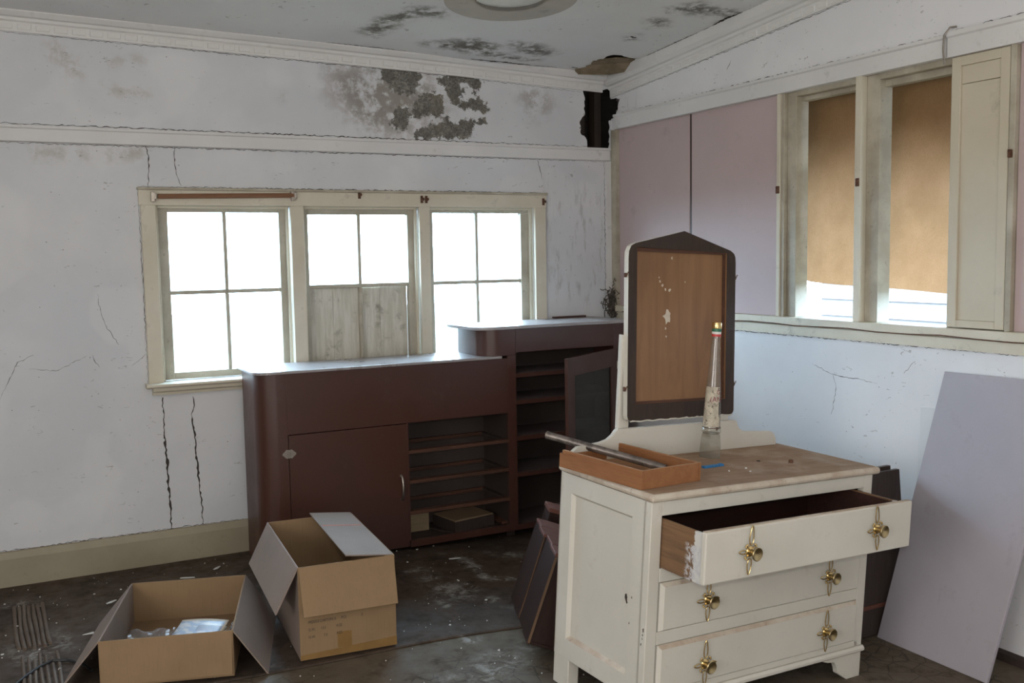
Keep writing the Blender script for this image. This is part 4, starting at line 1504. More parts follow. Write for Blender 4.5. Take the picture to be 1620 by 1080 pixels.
# sides: post, rails and a recessed panel
for s in (0, 1):
    x0, x1 = (0.0, 0.024) if s == 0 else (DWd - 0.024, DWd)
    xa, xb = (0.0, 0.018) if s == 0 else (DWd - 0.018, DWd)
    # frame face with sloping inner edges down to the sunk panel
    f0, f1 = (0.0, 0.013) if s == 0 else (DWd, DWd - 0.013)
    rects = [(f0, 0.0305, 0.104, DD, DH), (f0, 0.0907, 0.173, 0.4217, 0.687), (f1, 0.1040, 0.186, 0.4100, 0.676)]
    vs = [(x, y, z) for (x, ya, za, yb_, zb_) in rects for (y, z) in ((ya, za), (yb_, za), (yb_, zb_), (ya, zb_))]
    g = G()
    for k in range(2):
        for j in range(4):
            a, b = k * 4 + j, k * 4 + (j + 1) % 4
            g.add([vs[a], vs[b], vs[b + 4], vs[a + 4]], [(0, 1, 2, 3)], 1 if (k == 1 and j == 0) else 0)
    sd = g.build('side', [EN, M['dresseredge']], dresser)
    px = 0.0125 if s == 0 else DWd - 0.0185
    dpart('side_panel', EN, [(px, 0.085, 0.165, px + 0.006, 0.427, 0.695)], 0, sd)
    xq = (0.019, 0.024) if s == 0 else (DWd - 0.024, DWd - 0.019)
    dpart('inner_board', M['drwin'], [(xq[0], 0.0305, 0.104, xq[1], DD, DH - 0.001)], 0, sd)
    dpart('side_edge', EN, [(min(f0, x0 + 0.0001) if s == 0 else DWd - 0.019, 0.0305, 0.104, 0.019 if s == 0 else DWd, 0.034, DH), (0.0 if s == 0 else DWd - 0.019, 0.0305, 0.1038, 0.019 if s == 0 else DWd, DD, 0.1058), (0.0 if s == 0 else DWd - 0.019, DD - 0.004, 0.104, 0.019 if s == 0 else DWd, DD, DH)], 0, sd)
    dpart('corner_post', EN, [(x0, 0.0, 0.117, x1 + (0.020 if s == 0 else 0.0) - (0.0 if s == 0 else 0), 0.0285, DH)] if s == 0 else [(x0 - 0.02, 0.0, 0.117, x1, 0.0285, DH)], 0.003)
    # legs
    lx = 0.0 if s == 0 else DWd - 0.045
    dpart('leg', EN, [(lx, 0.397, 0.0, lx + 0.045, DD, 0.104)], 0.003)
# chip in the paint of the left panel showing the dark wood below
g = G()
g.prism([(0.118, 0.404), (0.124, 0.414), (0.122, 0.426), (0.116, 0.429), (0.112, 0.418), (0.113, 0.408), (0.109, 0.400), (0.114, 0.396)], 0.0115, 0.0124, 'x')
g.build('paint_chip', M['mirrordark'], dresser)
for cy, cz, s_, k_ in ((0.012, 0.345, 0.006, 1), (0.014, 0.330, 0.003, 2), (0.015, 0.318, 0.003, 3), (0.020, 0.298, 0.004, 4), (0.075, 0.430, 0.003, 5), (0.082, 0.345, 0.003, 6)):
    rnd = random.Random(k_)
    pl = [(cy + 0.6 * s_ * rnd.uniform(0.5, 1.2) * math.cos(q * PI / 4), cz + 1.5 * s_ * rnd.uniform(0.5, 1.2) * math.sin(q * PI / 4)) for q in range(8)]
    g = G()
    g.prism(pl, -0.0006, 0.0004, 'x')
    g.build('paint_chip', M['mirrordark'], dresser)
# front frame
dpart('front_rail', EN, [(0.044, 0.0, 0.7055, DWd - 0.044, 0.024, DH)])
dpart('front_rail', EN, [(0.044, 0.0, 0.494, DWd - 0.044, 0.024, 0.5395)])
dpart('front_rail', EN, [(0.044, 0.0, 0.293, DWd - 0.044, 0.024, 0.3355)])
dpart('front_rail', EN, [(0.024, 0.0, 0.117, DWd - 0.024, 0.024, 0.1395)])
dpart('back_board', M['drwin'], [(0.024, DD - 0.008, 0.10, DWd - 0.024, DD, DH - 0.001)])
dpart('dust_board', M['drwin'], [(0.024, 0.024, 0.522, DWd - 0.024, DD - 0.008, 0.534)])
# base moulding and bracket feet
g = G()
g.prism([(0.024, 0.094), (-0.004, 0.094), (-0.010, 0.099), (-0.010, 0.108), (-0.004, 0.116), (0.024, 0.117)], -0.004, DWd + 0.006, 'x')
g.build('base_moulding', EN, dresser, bevel=0.001)
ft = [(0.0, 0.0), (0.070, -0.001), (0.098, 0.016), (0.120, 0.030), (0.124, 0.046), (0.130, 0.060), (0.142, 0.076), (0.175, 0.080), (0.200, 0.088), (0.215, 0.094), (0.0, 0.094)]
for s in (0, 1):
    g = G()
    g.prism([((DWd - u) if s else u, v) for u, v in ft], 0.0, 0.022, 'y')
    x0 = DWd - 0.022 if s else 0.0
    g.prism([(0.022, 0.0), (0.075, 0.0), (0.088, 0.03), (0.090, 0.104), (0.022, 0.104)], x0, x0 + 0.022, 'x')
    g.build('foot', EN, dresser, bevel=0.002)
# top slab
g = G()
g.box(-0.008, -0.014, DH, DWd + 0.030, 0.500, 0.7775)
sl = g.build('top', [M['dresseredge'], M['top']], dresser, bevel=0.0)
for p in sl.data.polygons:
    if p.normal.z > 0.9:
        p.material_index = 1
md = sl.modifiers.new('bevel', 'BEVEL')
md.width = 0.014
md.segments = 3
md.limit_method = 'ANGLE'
md.material = 0
ZT = 0.7775


# handles: pierced spray backplate and trumpet knob
def leaf(g, c, L, wd, ang, r=0.0022):
    """almond shaped wire loop from c outwards"""
    pts = []
    ca, sa = math.cos(ang), math.sin(ang)
    for k in range(16):
        a = k / 16 * 2 * PI
        u = L * (0.5 - 0.5 * math.cos(a))
        v = wd * math.sin(a) * (0.75 + 0.25 * math.cos(a))
        pts.append((c[0] + u * ca - v * sa, c[1], c[2] + u * sa + v * ca))
    g.tube(pts, r, 6, closed=True)


def make_backplate(parent):
    g = G()
    leaf(g, (0, -0.004, 0.020), 0.060, 0.0105, PI / 2, 0.0019)
    leaf(g, (0, -0.004, -0.020), 0.050, 0.0105, -PI / 2, 0.0019)
    leaf(g, (-0.017, -0.004, 0), 0.030, 0.0075, PI, 0.0019)
    leaf(g, (0.017, -0.004, 0), 0.030, 0.0075, 0, 0.0019)
    for a in (45, 135, 225, 315):
        a = math.radians(a)
        c = (0.021 * math.cos(a), -0.004, 0.021 * math.sin(a))
        for b in (-0.7, 0, 0.7):
            g.ball((c[0] + 0.007 * math.cos(a + b), -0.005, c[2] + 0.007 * math.sin(a + b)), 0.0034, 7)
        g.tube([(0, -0.004, 0), c], 0.0026, 6)
    g.lathe([(0.0165, 0.0), (0.0165, -0.003), (0.012, -0.007), (0.0001, -0.008)], axis='y', seg=16)
    return g.build('backplate', M['brass'], parent, smooth=True)


def make_knob(parent):
    g = G()
    g.lathe([(0.010, -0.004), (0.008, -0.012), (0.0095, -0.020), (0.015, -0.027), (0.0205, -0.031), (0.0215, -0.034), (0.0195, -0.0355), (0.010, -0.031), (0.0001, -0.0285)], axis='y', seg=24)
    return g.build('knob', M['brassdull'], parent, smooth=True)


HW = {}


def handle(parent, x, y, z, rot=0.0):
    if not HW:
        a, b = make_backplate(parent), make_knob(parent)
        HW['a'], HW['b'] = a, b
    else:
        a, b = HW['a'].copy(), HW['b'].copy()
        link(a, parent)
        link(b, parent)
    for o in (a, b):
        o.location = (x, y, z)
        o.rotation_euler = (0, rot, 0)


# top drawer, pulled open; its front board carries the handles
YD = -0.205
d1 = dpart('drawer', EN, [(0.036, YD, 0.548, 0.980, YD + 0.020, 0.7055)], 0.004)
dpart('front_edge', M['dresseredge'], [(0.040, YD + 0.004, 0.7050, 0.976, YD + 0.020, 0.7072)], 0.001, d1)
dpart('drawer_side', M['smear'], [(0.048, YD + 0.020, 0.5415, 0.060, 0.235, 0.696)], 0.0015, d1)
dpart('drawer_side', M['smear'], [(0.958, YD + 0.020, 0.5415, 0.970, 0.235, 0.696)], 0.0015, d1)
dpart('drawer_back', M['drwin'], [(0.060, 0.223, 0.5515, 0.958, 0.235, 0.690)], 0.001, d1)
dpart('drawer_bottom', M['drwin'], [(0.060, YD + 0.020, 0.5515, 0.958, 0.223, 0.5575)], 0.0, d1)
dpart('drawer_lining', M['drwin'], [(0.0602, YD + 0.0202, 0.5578, 0.0615, 0.222, 0.694), (0.9565, YD + 0.0202, 0.5578, 0.9578, 0.222, 0.692), (0.0616, YD + 0.0202, 0.5578, 0.9564, YD + 0.0214, 0.7040)], 0.0, d1)
handle(d1, 0.215, YD, 0.629, 0.06)
handle(d1, 0.799, YD, 0.629, -0.08)
# the two closed drawers: bevelled fronts standing a little proud
for (z0, z1, hx, hz) in ((0.337, 0.4925, (0.245, 0.822), (0.4125, 0.4065)), (0.141, 0.2915, (0.247, 0.821), (0.1986, 0.2043))):
    g = G()
    x0, x1 = 0.050, 0.984
    b = 0.013
    vs = [(x0, 0.0, z0), (x1, 0.0, z0), (x1, 0.0, z1), (x0, 0.0, z1),
          (x0 + b, -0.008, z0 + 0.4 * b), (x1 - b * 0.5, -0.008, z0 + 0.4 * b), (x1 - b * 0.5, -0.008, z1 - b), (x0 + b, -0.008, z1 - b),
          (x0, 0.02, z0), (x1, 0.02, z0), (x1, 0.02, z1), (x0, 0.02, z1)]
    g.add(vs, [(4, 5, 6, 7), (8, 11, 10, 9)])
    g.add(vs, [(0, 1, 5, 4), (1, 2, 6, 5), (3, 0, 4, 7), (0, 8, 9, 1), (1, 9, 10, 2), (3, 11, 8, 0), (2, 10, 11, 3)])
    g.add(vs, [(2, 3, 7, 6)], 1)
    d = g.build('drawer', [EN, M['dresseredge']], dresser)
    for x, z in zip(hx, hz):
        handle(d, x, -0.008, z)
# shaped backboard
bb = [(0.012, ZT), (1.018, ZT), (1.017, 0.800), (1.005, 0.822), (0.985, 0.834), (0.840, 0.842), (0.822, 0.848), (0.806, 0.862), (0.796, 0.884), (0.786, 0.889), (0.217, 0.889), (0.208, 0.882), (0.196, 0.868), (0.175, 0.854), (0.145, 0.846), (0.045, 0.836), (0.024, 0.822), (0.013, 0.800)]
g = G()
g.prism(bb, 0.455, 0.474, 'y')
g.build('backboard', EN, dresser, bevel=0.002)
# posts of the mirror
for x0, s in ((0.232, 1), (0.722, -1)):
    g = G()
    x1 = x0 + 0.048
    xi = (x0, x1)
    g.prism([(x0, ZT + 0.002), (x1, ZT + 0.002), (x1, 1.16), (x1 - (0.01 if s > 0 else 0), 1.215), (x0 + (0.0 if s > 0 else 0.01), 1.225), (x0, 1.20)], 0.4755, 0.496, 'y')
    g.build('mirror_post', EN, dresser, bevel=0.003)
# mirror frame without its glass: dark face, cream outer edge, raw wood backing
ty = math.atan2(0.037, 0.63)
Mm = Matrix.Translation((0, 0.440, 0.917)) @ Matrix.Rotation(-ty, 4, 'X')
out = [(0.262, 0.0), (0.742, 0.0)] + [(0.743 + 0.018 * math.sin(a), 0.018 - 0.018 * math.cos(a)) for a in (0.4, 0.9, 1.4)] + \
      [(0.762, 0.575), (0.760, 0.598), (0.752, 0.612), (0.735, 0.622), (0.54, 0.676), (0.502, 0.686), (0.47, 0.678), (0.275, 0.634), (0.255, 0.624), (0.245, 0.605), (0.243, 0.585), (0.243, 0.02), (0.248, 0.006)]
inn = [(0.281, 0.060), (0.716, 0.060), (0.716, 0.612), (0.281, 0.620)]
mf = holed('mirror_frame', out, inn, 0.0, 0.024, [M['mirrordark'], EN, M['backing']], dresser, 'y', 0.0)
mf.data.transform(Mm)
g = G()
g.box(0.262, 0.014, 0.04, 0.735, 0.020, 0.625)
o = g.build('mirror_backing', M['backing'], mf)
o.data.transform(Mm)
g = G()
for b in ((0.281, 0.008, 0.060, 0.716, 0.014, 0.068), (0.281, 0.008, 0.068, 0.289, 0.014, 0.606), (0.706, 0.008, 0.068, 0.716, 0.014, 0.606), (0.281, 0.006, 0.606, 0.716, 0.014, 0.618)):
    g.box(*b)
o = g.build('rebate_bead', M['rail'], mf)
o.data.transform(Mm)
# flakes of old silvering and paint left on the backing
def splash(cx, cz, s, n, seed):
    rnd = random.Random(seed)
    pts = []
    for k in range(n):
        a = k * 2 * PI / n
        rr = s * rnd.uniform(0.45, 1.15)
        pts.append((cx + rr * 0.75 * math.cos(a), cz + rr * math.sin(a)))
    return pts
g = G()
g.prism(splash(0.435, 0.375, 0.028, 14, 3), 0.0130, 0.0138, 'y')
for cx, cz, s in ((0.400, 0.500, 0.006), (0.412, 0.485, 0.008), (0.425, 0.472, 0.006), (0.446, 0.470, 0.008), (0.395, 0.515, 0.004), (0.455, 0.586, 0.006), (0.428, 0.330, 0.006), (0.432, 0.30, 0.005), (0.52, 0.50, 0.004)):
    g.prism(splash(cx, cz, s, 8, int(cx * 1e4)), 0.0130, 0.0138, 'y')
o = g.build('old_paint_splash', M['dresseredge'], mf)
o['kind'] = 'stuff'
o.data.transform(Mm)
# peeling paint bead along the bottom edge of the frame
g = G()
g.tube([(0.255 + k * 0.0127, -0.001 + 0.0012 * math.sin(k * 2.2), -0.001 + 0.0015 * math.sin(k * 1.3) + 0.001 * math.sin(k * 3.1)) for k in range(40)], [0.0018 + 0.0012 * abs(math.sin(k * 1.7)) for k in range(40)], 5)
o = g.build('paint_bead', EN, mf)
o.data.transform(Mm)
# pivots at the sides of the frame
for x in (0.238, 0.767):
    for z in (0.115, 0.520):
        g = G()
        g.box(x - 0.003, 0.006, z - 0.008, x + 0.003, 0.016, z + 0.008)
        g.tube([(x - 0.003, 0.004, z - 0.008), (x + 0.003, -0.002, z + 0.012)], 0.002, 6)
        o = g.build('pivot', M['rust'], mf, bevel=0.002)
        o.data.transform(Mm)


# ---- things standing on the dresser (placed in its tilted frame)
def on_dresser(loc, rz_=0.0):
    return Md @ Matrix.Translation(loc) @ Matrix.Rotation(rz_, 4, 'Z')


tray = thing('wooden_tray', 'small orange plywood drawer box standing on the left end of the dresser', 'tray', mat4=on_dresser((0.001, 0.055, ZT + 0.0005), math.radians(6)))
TW, TL, TH = 0.272, 0.392, 0.060
part('side_board', M['tray'], tray, [(0, 0, 0, 0.010, TL, TH - 0.012), (0, 0, TH - 0.012, 0.010, TL - 0.014, TH)], 0.001)
part('side_board', M['tray'], tray, [(TW - 0.010, 0, 0, TW, TL, TH - 0.012), (TW - 0.010, 0, TH - 0.012, TW, TL - 0.014, TH)], 0.001)
part('end_board', M['tray'], tray, [(0.010, 0, 0, TW - 0.010, 0.011, TH)], 0.001)
part('end_board', M['tray'], tray, [(0.010, TL - 0.012, 0.0, TW - 0.010, TL - 0.002, TH - 0.018)], 0.001)
part('bottom', M['trayedge'], tray, [(0.010, 0.011, 0.002, TW - 0.010, TL - 0.012, 0.007)], 0)
part('top_edge', M['trayedge'], tray, [(0.0005, 0.0005, TH, 0.0095, TL - 0.015, TH + 0.0008), (TW - 0.0095, 0.0005, TH, TW - 0.0005, TL - 0.015, TH + 0.0008), (0.0095, 0.0005, TH, TW - 0.0095, 0.0105, TH + 0.0008)], 0)

# metal tube leaning out of the tray
pa = Md @ Vector((0.218, 0.192, 0.8010))
pb = Md @ Vector((0.018, 0.610, 0.8545))
dirv = (pb - pa)
Lt = dirv.length
rot = dirv.to_track_quat('Z', 'Y').to_matrix().to_4x4()
tb = thing('metal_tube', 'dull grey metal tube lying in the orange tray and poking out behind it', 'tube', mat4=Matrix.Translation(pa) @ rot)
g = G()
g.lathe([(0.0105, 0.0), (0.0135, 0.0), (0.0135, Lt - 0.006), (0.0140, Lt - 0.005), (0.0140, Lt), (0.0115, Lt), (0.0115, Lt - 0.04), (0.0001, Lt - 0.04)], seg=24)
g.build('pipe', M['tubing'], tb, smooth=True)
g = G()
g.lathe([(0.0141, Lt - 0.0035), (0.0146, Lt - 0.003), (0.0146, Lt + 0.0005), (0.0118, Lt + 0.0005)], seg=24)
g.build('rim', M['steel'], tb, smooth=True)

# tall liqueur bottle: six-sided foot, slender tapering neck
bt = thing('glass_bottle', 'tall tapering clear glass bottle with a torn label standing on the dresser', 'bottle', mat4=on_dresser((0.585, 0.372, ZT + 0.0003), math.radians(14)))
g = G()
hexp = [(0.0405, 0.0), (0.0440, 0.004), (0.0415, 0.050), (0.0375, 0.084), (0.0340, 0.090)]
g.lathe(hexp, seg=6, phase=PI / 6)
g.lathe([(0.0305, 0.088), (0.0350, 0.094), (0.0355, 0.104), (0.0330, 0.108), (0.0320, 0.112), (0.0300, 0.180), (0.0268, 0.250), (0.0220, 0.310), (0.0180, 0.375), (0.0158, 0.430), (0.0150, 0.455), (0.0160, 0.462), (0.0160, 0.468)], seg=24)
g.build('glass', M['bottle'], bt, smooth=True)
g = G()
g.lathe([(0.0172, 0.474), (0.0176, 0.476), (0.0176, 0.494), (0.0165, 0.497), (0.0001, 0.497)], seg=24)
g.lathe([(0.0180, 0.480), (0.0180, 0.482), (0.0176, 0.4825)], seg=24)
g.lathe([(0.0180, 0.486), (0.0180, 0.488), (0.0176, 0.4885)], seg=24)
g.build('cap', M['brass'], bt, smooth=True)
for nm, z0, z1, mt in (('neck_band', 0.463, 0.4735, 'printgreen'), ('neck_band', 0.4545, 0.463, 'printwhite'), ('neck_band', 0.4455, 0.4545, 'printred')):
    rr = 0.0166
    g = G()
    g.lathe([(rr, z0), (rr + 0.0004, z0), (rr + 0.0004, z1), (rr, z1)], seg=24)
    g.build(nm, M[mt], bt, smooth=True)


def brad(z):
    return float(np.interp(z, [0.112, 0.180, 0.250, 0.310, 0.375], [0.0320, 0.0300, 0.0268, 0.0220, 0.0180]))


# label wraps the front third of the glass
a0, a1 = math.radians(-222), math.radians(-92)
g = G()
vs, fs = [], []
nn, mm = 14, 8
for j in range(mm + 1):
    z = 0.116 + (0.262 - 0.116) * j / mm
    for i in range(nn + 1):
        a = a0 + (a1 - a0) * i / nn
        rr = brad(z) + 0.0006
        vs.append((rr * math.cos(a), rr * math.sin(a), z))
for j in range(mm):
    for i in range(nn):
        if i == nn - 1 and 2 <= j <= 4:
            continue
        a = j * (nn + 1) + i
        fs.append((a, a + 1, a + nn + 2, a + nn + 1))
g.add(vs, fs)
lab = g.build('label', M['label'], bt, smooth=True)


def curved_text(body, size, zc, ac, mat, parent):
    me = text_mesh('lettering', body, size, mat, parent, Matrix.Identity(4), 0.0, 'CENTER').data
    for v in me.vertices:
        z = zc + v.co.y
        rr = brad(z) + 0.0010
        a = ac + v.co.x / rr
        v.co = (rr * math.cos(a), rr * math.sin(a), z)


curved_text('G', 0.022, 0.236, math.radians(-106), M['red'], lab)
curved_text('(ANI', 0.026, 0.208, math.radians(-118), M['red'], lab)
curved_text('70 cl', 0.009, 0.124, math.radians(-185), M['ink'], lab)
# wire seal hanging at the collar
g = G()
g.tube([(0.033 * math.cos(a), 0.033 * math.sin(a), 0.111) for a in [k * 2 * PI / 20 for k in range(20)]], 0.0012, 5, closed=True)
g.prism([(0.034, 0.094), (0.042, 0.098), (0.043, 0.108), (0.036, 0.114), (0.031, 0.106)], -0.003, 0.001, 'y')
g.build('neck_tag', M['rust'], bt)

bp_ = thing('blue_clip', 'small bright blue plastic clip lying beside the tray on the dresser', 'clip', mat4=on_dresser((0.470, 0.232, ZT + 0.0003), math.radians(3)))
g = G()
g.box(-0.050, -0.008, 0, 0.046, 0.008, 0.007)
g.box(0.030, -0.005, 0.007, 0.042, 0.005, 0.009)
g.build('strip', M['blue'], bp_, bevel=0.002)
g = G()
for k in range(3):
    g.box(-0.012 + k * 0.016, -0.0085, 0.002, -0.010 + k * 0.016, -0.0079, 0.006)
g.build('notch', M['ink'], bp_)
# crumbs and chips on the dresser top
for k, (x, y, s, mt) in enumerate(((0.470, 0.155, 0.006, 'flake'), (0.560, 0.165, 0.005, 'flake'), (0.535, 0.120, 0.005, 'flake'), (0.795, 0.175, 0.013, 'rust'), (0.43, 0.405, 0.008, 'flake'), (0.70, 0.24, 0.012, 'darkboard'))):
    lbs = ['white paint chip left of the blue clip end on the dresser top', 'white paint chip behind the nearest one on the dresser top', 'white paint chip closest to the front edge of the dresser top', 'small brown lump near the right front of the dresser top', 'white chip between the backboard and the glass bottle', 'dark splinter on the right half of the dresser top']
    g = G()
    g.prism(splash(0, 0, s, 7, k + 40), 0.0, 0.0035 if mt != 'rust' else 0.010, 'z')
    o = g.build('debris', M[mt])
    o.matrix_world = on_dresser((x, y, ZT + 0.0004), k * 0.7)
    tag(o, lbs[k], 'debris')


# ================================================================== CARTONS
def carton(name, label, loc, rz_, w, d, h, flaps, cats='box', th=0.005):
    t = thing(name, label, cats, loc, rz_)
    part('wall', M['card'], t, [(0, 0, 0.002, w, th, h)], 0.001)
    part('wall', M['card'], t, [(0, d - th, 0.002, w, d, h)], 0.001)
    part('wall', M['cardpale'], t, [(0, th, 0.002, th, d - th, h)], 0.001)
    part('wall', M['card'], t, [(w - th, th, 0.002, w, d - th, h)], 0.001)
    part('bottom', M['cardin'], t, [(th, th, 0.002, w - th, d - th, 0.008)], 0)
    for (edge, L, ang, mt, trim) in flaps:
        # ang: 0 = standing straight up, 90 = level outwards, 180 = hanging down; negative = inwards
        a = math.radians(ang)
        g = G()
        if edge in 'LR':
            g.prism([(0.003, 0), (d - 0.003, 0), (d - 0.003 - trim, L), (0.003 + trim, L)], -th / 2, th / 2, 'x')
            sg = -1 if edge == 'L' else 1
            Mx = Matrix.Translation((th / 2 if edge == 'L' else w - th / 2, 0, h)) @ Matrix.Rotation(sg * a, 4, 'Y') @ Matrix.Translation((0, 0, 0.003))
        else:
            g.prism([(0.003, 0), (w - 0.003, 0), (w - 0.003 - trim, L), (0.003 + trim, L)], -th / 2, th / 2, 'y')
            sg = 1 if edge == 'F' else -1
            Mx = Matrix.Translation((0, th / 2 if edge == 'F' else d - th / 2, h)) @ Matrix.Rotation(sg * a, 4, 'X') @ Matrix.Translation((0, 0, 0.003))
        o = g.build('flap', M[mt], t, bevel=0.001)
        o.data.transform(Mx)
    return t


zb1 = 0.0095
b1 = carton('cardboard_box', 'taller open cardboard box with printed lettering, in front of the brown cabinet', (0.9143, 3.5026, zb1), -0.0798, 0.3689, 0.6907, 0.356,
            [('F', 0.178, 161, 'card', 0.004), ('L', 0.186, 153, 'cardpale', 0.006), ('R', 0.182, -84, 'cardpale', 0.004), ('B', 0.178, 166, 'card', 0.004)])
Mtx = Matrix.Translation((0, -0.0004, 0)) @ Matrix.Rotation(PI / 2, 4, 'X')
def btext(body, x, z, size, sx=0.8):
    text_mesh('lettering', body, size, M['ink'], b1, Matrix.Translation((x, -0.0006, z)) @ Matrix.Rotation(PI / 2, 4, 'X'), 0.0002, 'LEFT', sx)
btext('MIDDLE CARTON: 6', 0.032, 0.140, 0.0145)
btext('PCS', 0.156, 0.140, 0.0145)
btext('G.W.', 0.032, 0.111, 0.0145)
btext('13.5', 0.078, 0.111, 0.0145)
btext('KGS', 0.137, 0.111, 0.0145)
btext('N.W.', 0.032, 0.083, 0.0145)
btext('7.5', 0.088, 0.083, 0.0145)
btext('KGS', 0.137, 0.083, 0.0145)
btext('2', 0.232, 0.140, 0.014, 1.0)
part('parcel_tape', M['tape'], b1, [(0.140, -0.0005, 0.030, 0.194, -0.0001, 0.090)], 0)
g = G()
g.prism([(0.0, 0.004), (0.369, 0.004), (0.369, 0.038), (0.19, 0.030), (0.0, 0.022)], -0.0009, -0.0002, 'y')
g.build('parcel_tape', M['tape'], b1)
# red felt-pen line on the flap that lies over the opening
g = G()
a84 = math.radians(84)
for k in range(1):
    x = 0.3689 - 0.10 * math.sin(a84)
    zz = 0.356 + 0.10 * math.cos(a84)
g.box(0.19, 0.455, 0.3815, 0.36, 0.470, 0.3819)
o = g.build('red_mark', plain('faded_red_mark', (0.38, 0.16, 0.12), 0.8), b1)
Mf = Matrix.Translation((0.3664, 0, 0.356)) @ Matrix.Rotation(math.radians(-84), 4, 'Y')
o.data.transform(Matrix.Translation((0, 0, 0)))
bpy.data.objects.remove(o)
g = G()
g.box(0.0026, 0.445, 0.012, 0.0030, 0.468, 0.178)
o = g.build('red_mark', plain('faded_red_mark', (0.38, 0.16, 0.12), 0.8), b1)
o.data.transform(Mf)

zb2 = 0.0095
b2 = carton('cardboard_box', 'lower open cardboard box holding a leaflet, nearest the camera at the left', (0.2356, 3.6268, zb2), -0.2888, 0.4552, 0.6316, 0.170,
            [('F', 0.155, 176, 'card', 0.003), ('L', 0.200, 140, 'cardpale', 0.004), ('R', 0.228, 146, 'cardpale', 0.004), ('B', 0.155, 172, 'card', 0.004)])
lf = thing('leaflet', 'folded blue and white printed leaflet lying in the lower cardboard box', 'leaflet', mat4=b2.matrix_basis @ Matrix.Translation((0.175, 0.33, 0.030)) @ Matrix.Rotation(-0.25, 4, 'Z'))
g = G()
vs, fs = [], []
for j in range(9):
    for i in range(9):
        u, v = i / 8, j / 8
        vs.append((u * 0.19, v * 0.16, 0.006 * math.sin(u * 3) + 0.020 * v * v))
for j in range(8):
    for i in range(8):
        a = j * 9 + i
        fs.append((a, a + 1, a + 10, a + 9))
g.add(vs, fs)
o = g.build('sheet', M['leaflet'], lf, smooth=True)
o.modifiers.new('thick', 'SOLIDIFY').thickness = 0.0012
g = G()
g.box(0.004, 0.004, -0.004, 0.186, 0.150, -0.001)
g.build('inner_page', M['printwhite'], lf)


def crumpled(name, mat, label, cat, M4, sx, sy, amp, seed, n=14):
    t = thing(name, label, cat, mat4=M4)
    g = G()
    vs, fs = [], []
    for j in range(n + 1):
        for i in range(n + 1):
            u, v = i / n, j / n
            z = amp * (0.5 + mnoise.noise(Vector((u * 4 + seed, v * 4, seed))) + 0.5 * mnoise.noise(Vector((u * 9, v * 9 + seed, 2))))
            vs.append((u * sx, v * sy, max(0.002, z)))
    for j in range(n):
        for i in range(n):
            a = j * (n + 1) + i
            fs.append((a, a + 1, a + n + 2, a + n + 1))
    g.add(vs, fs)
    o = g.build('film', mat, t)
    return t


crumpled('plastic_bag', M['plastic'], 'crumpled clear plastic bag lying left of the leaflet in the box', 'bag', b2.matrix_basis @ Matrix.Translation((0.012, 0.30, 0.009)), 0.18, 0.19, 0.018, 1)
crumpled('plastic_wrapper', M['plastic'], 'bluish clear plastic wrapper sticking out right of the leaflet in the box', 'wrapper', b2.matrix_basis @ Matrix.Translation((0.404, 0.34, 0.009)), 0.044, 0.15, 0.028, 5)

# ================================================================== STACK OF EMPTY DRAWERS behind the dresser
ux = Vector((0.937, -0.348, 0)).normalized()       # across
uy = Vector((0.348, 0.937, 0)).normalized()        # along the row
O0 = Vector((1.660, 3.120, 0.062))
Rz = Matrix(((ux.x, uy.x, 0, 0), (ux.y, uy.y, 0, 0), (0, 0, 1, 0), (0, 0, 0, 1)))
Rt = Matrix.Rotation(math.radians(19), 4, 'Y')
lbl = ['dark loose cabinet drawer on end, nearest of the leaning stack behind the dresser', 'dark loose cabinet drawer on end, second from the front in the leaning stack',
       'dark loose cabinet drawer on end, third from the front in the leaning stack', 'dark loose cabinet drawer on end, rearmost of the leaning stack']
DT, DHt, DWt = 0.122, 0.345, 0.34
for k in range(4):
    off = O0 + uy * (0.002 + k * 0.127) + ux * (0.004 * (k % 2))
    extra = Matrix.Rotation(math.radians([0, 0.7, -0.5, 0.4][k]), 4, 'Y')
    t = thing('wooden_box', lbl[k], 'drawer', group='drawers stacked behind the dresser', mat4=Matrix.Translation(off) @ Rz @ Rt @ extra)
    W_ = DWt
    part('drawer_front', M['drawerfront'], t, [(-0.001, -0.001, DHt - 0.002, W_ + 0.001, DT + 0.001, DHt + 0.010)], 0.002)
    part('drawer_side', M['drawerwood'], t, [(0, 0, 0, 0.011, DT, DHt - 0.0025)], 0.001)
    part('drawer_side', M['drawerwood'], t, [(W_ - 0.011, 0, 0, W_, DT, DHt - 0.0025)], 0.001)
    part('drawer_back', M['drawerwood'], t, [(0.011, 0, 0, W_ - 0.011, DT, 0.011)], 0.001)
    part('drawer_bottom', M['drawerwood'], t, [(0.011, 0.006, 0.011, W_ - 0.011, 0.011, DHt - 0.0025)], 0)
    part('raw_edge', M['paleedge'], t, [(0.0006, -0.0008, 0.004, 0.0104, -0.0001, DHt - 0.004)] if k in (0, 1, 3) else [(0.002, -0.0006, 0.004, 0.006, -0.0001, DHt - 0.004)], 0)
t = thing('wooden_box', 'reddish brown drawer standing behind the leaning stack, only its front edge showing', 'drawer', group='drawers stacked behind the dresser', mat4=Matrix.Translation(O0 + uy * 0.60 + ux * 0.09) @ Rz @ Matrix.Rotation(math.radians(17), 4, 'Y'))
part('drawer_front', M['drawerfront'], t, [(-0.006, -0.002, DHt, 0.346, DT + 0.004, DHt + 0.018)], 0.002)
part('drawer_side', M['drawerwood'], t, [(0, 0, 0, 0.011, DT, DHt)], 0.001)
part('drawer_side', M['drawerwood'], t, [(0.329, 0, 0, 0.340, DT, DHt)], 0.001)
part('drawer_back', M['drawerwood'], t, [(0.011, 0, 0, 0.329, DT, 0.011)], 0.001)
part('drawer_bottom', M['drawerwood'], t, [(0.011, 0.006, 0.011, 0.329, 0.011, DHt)], 0)
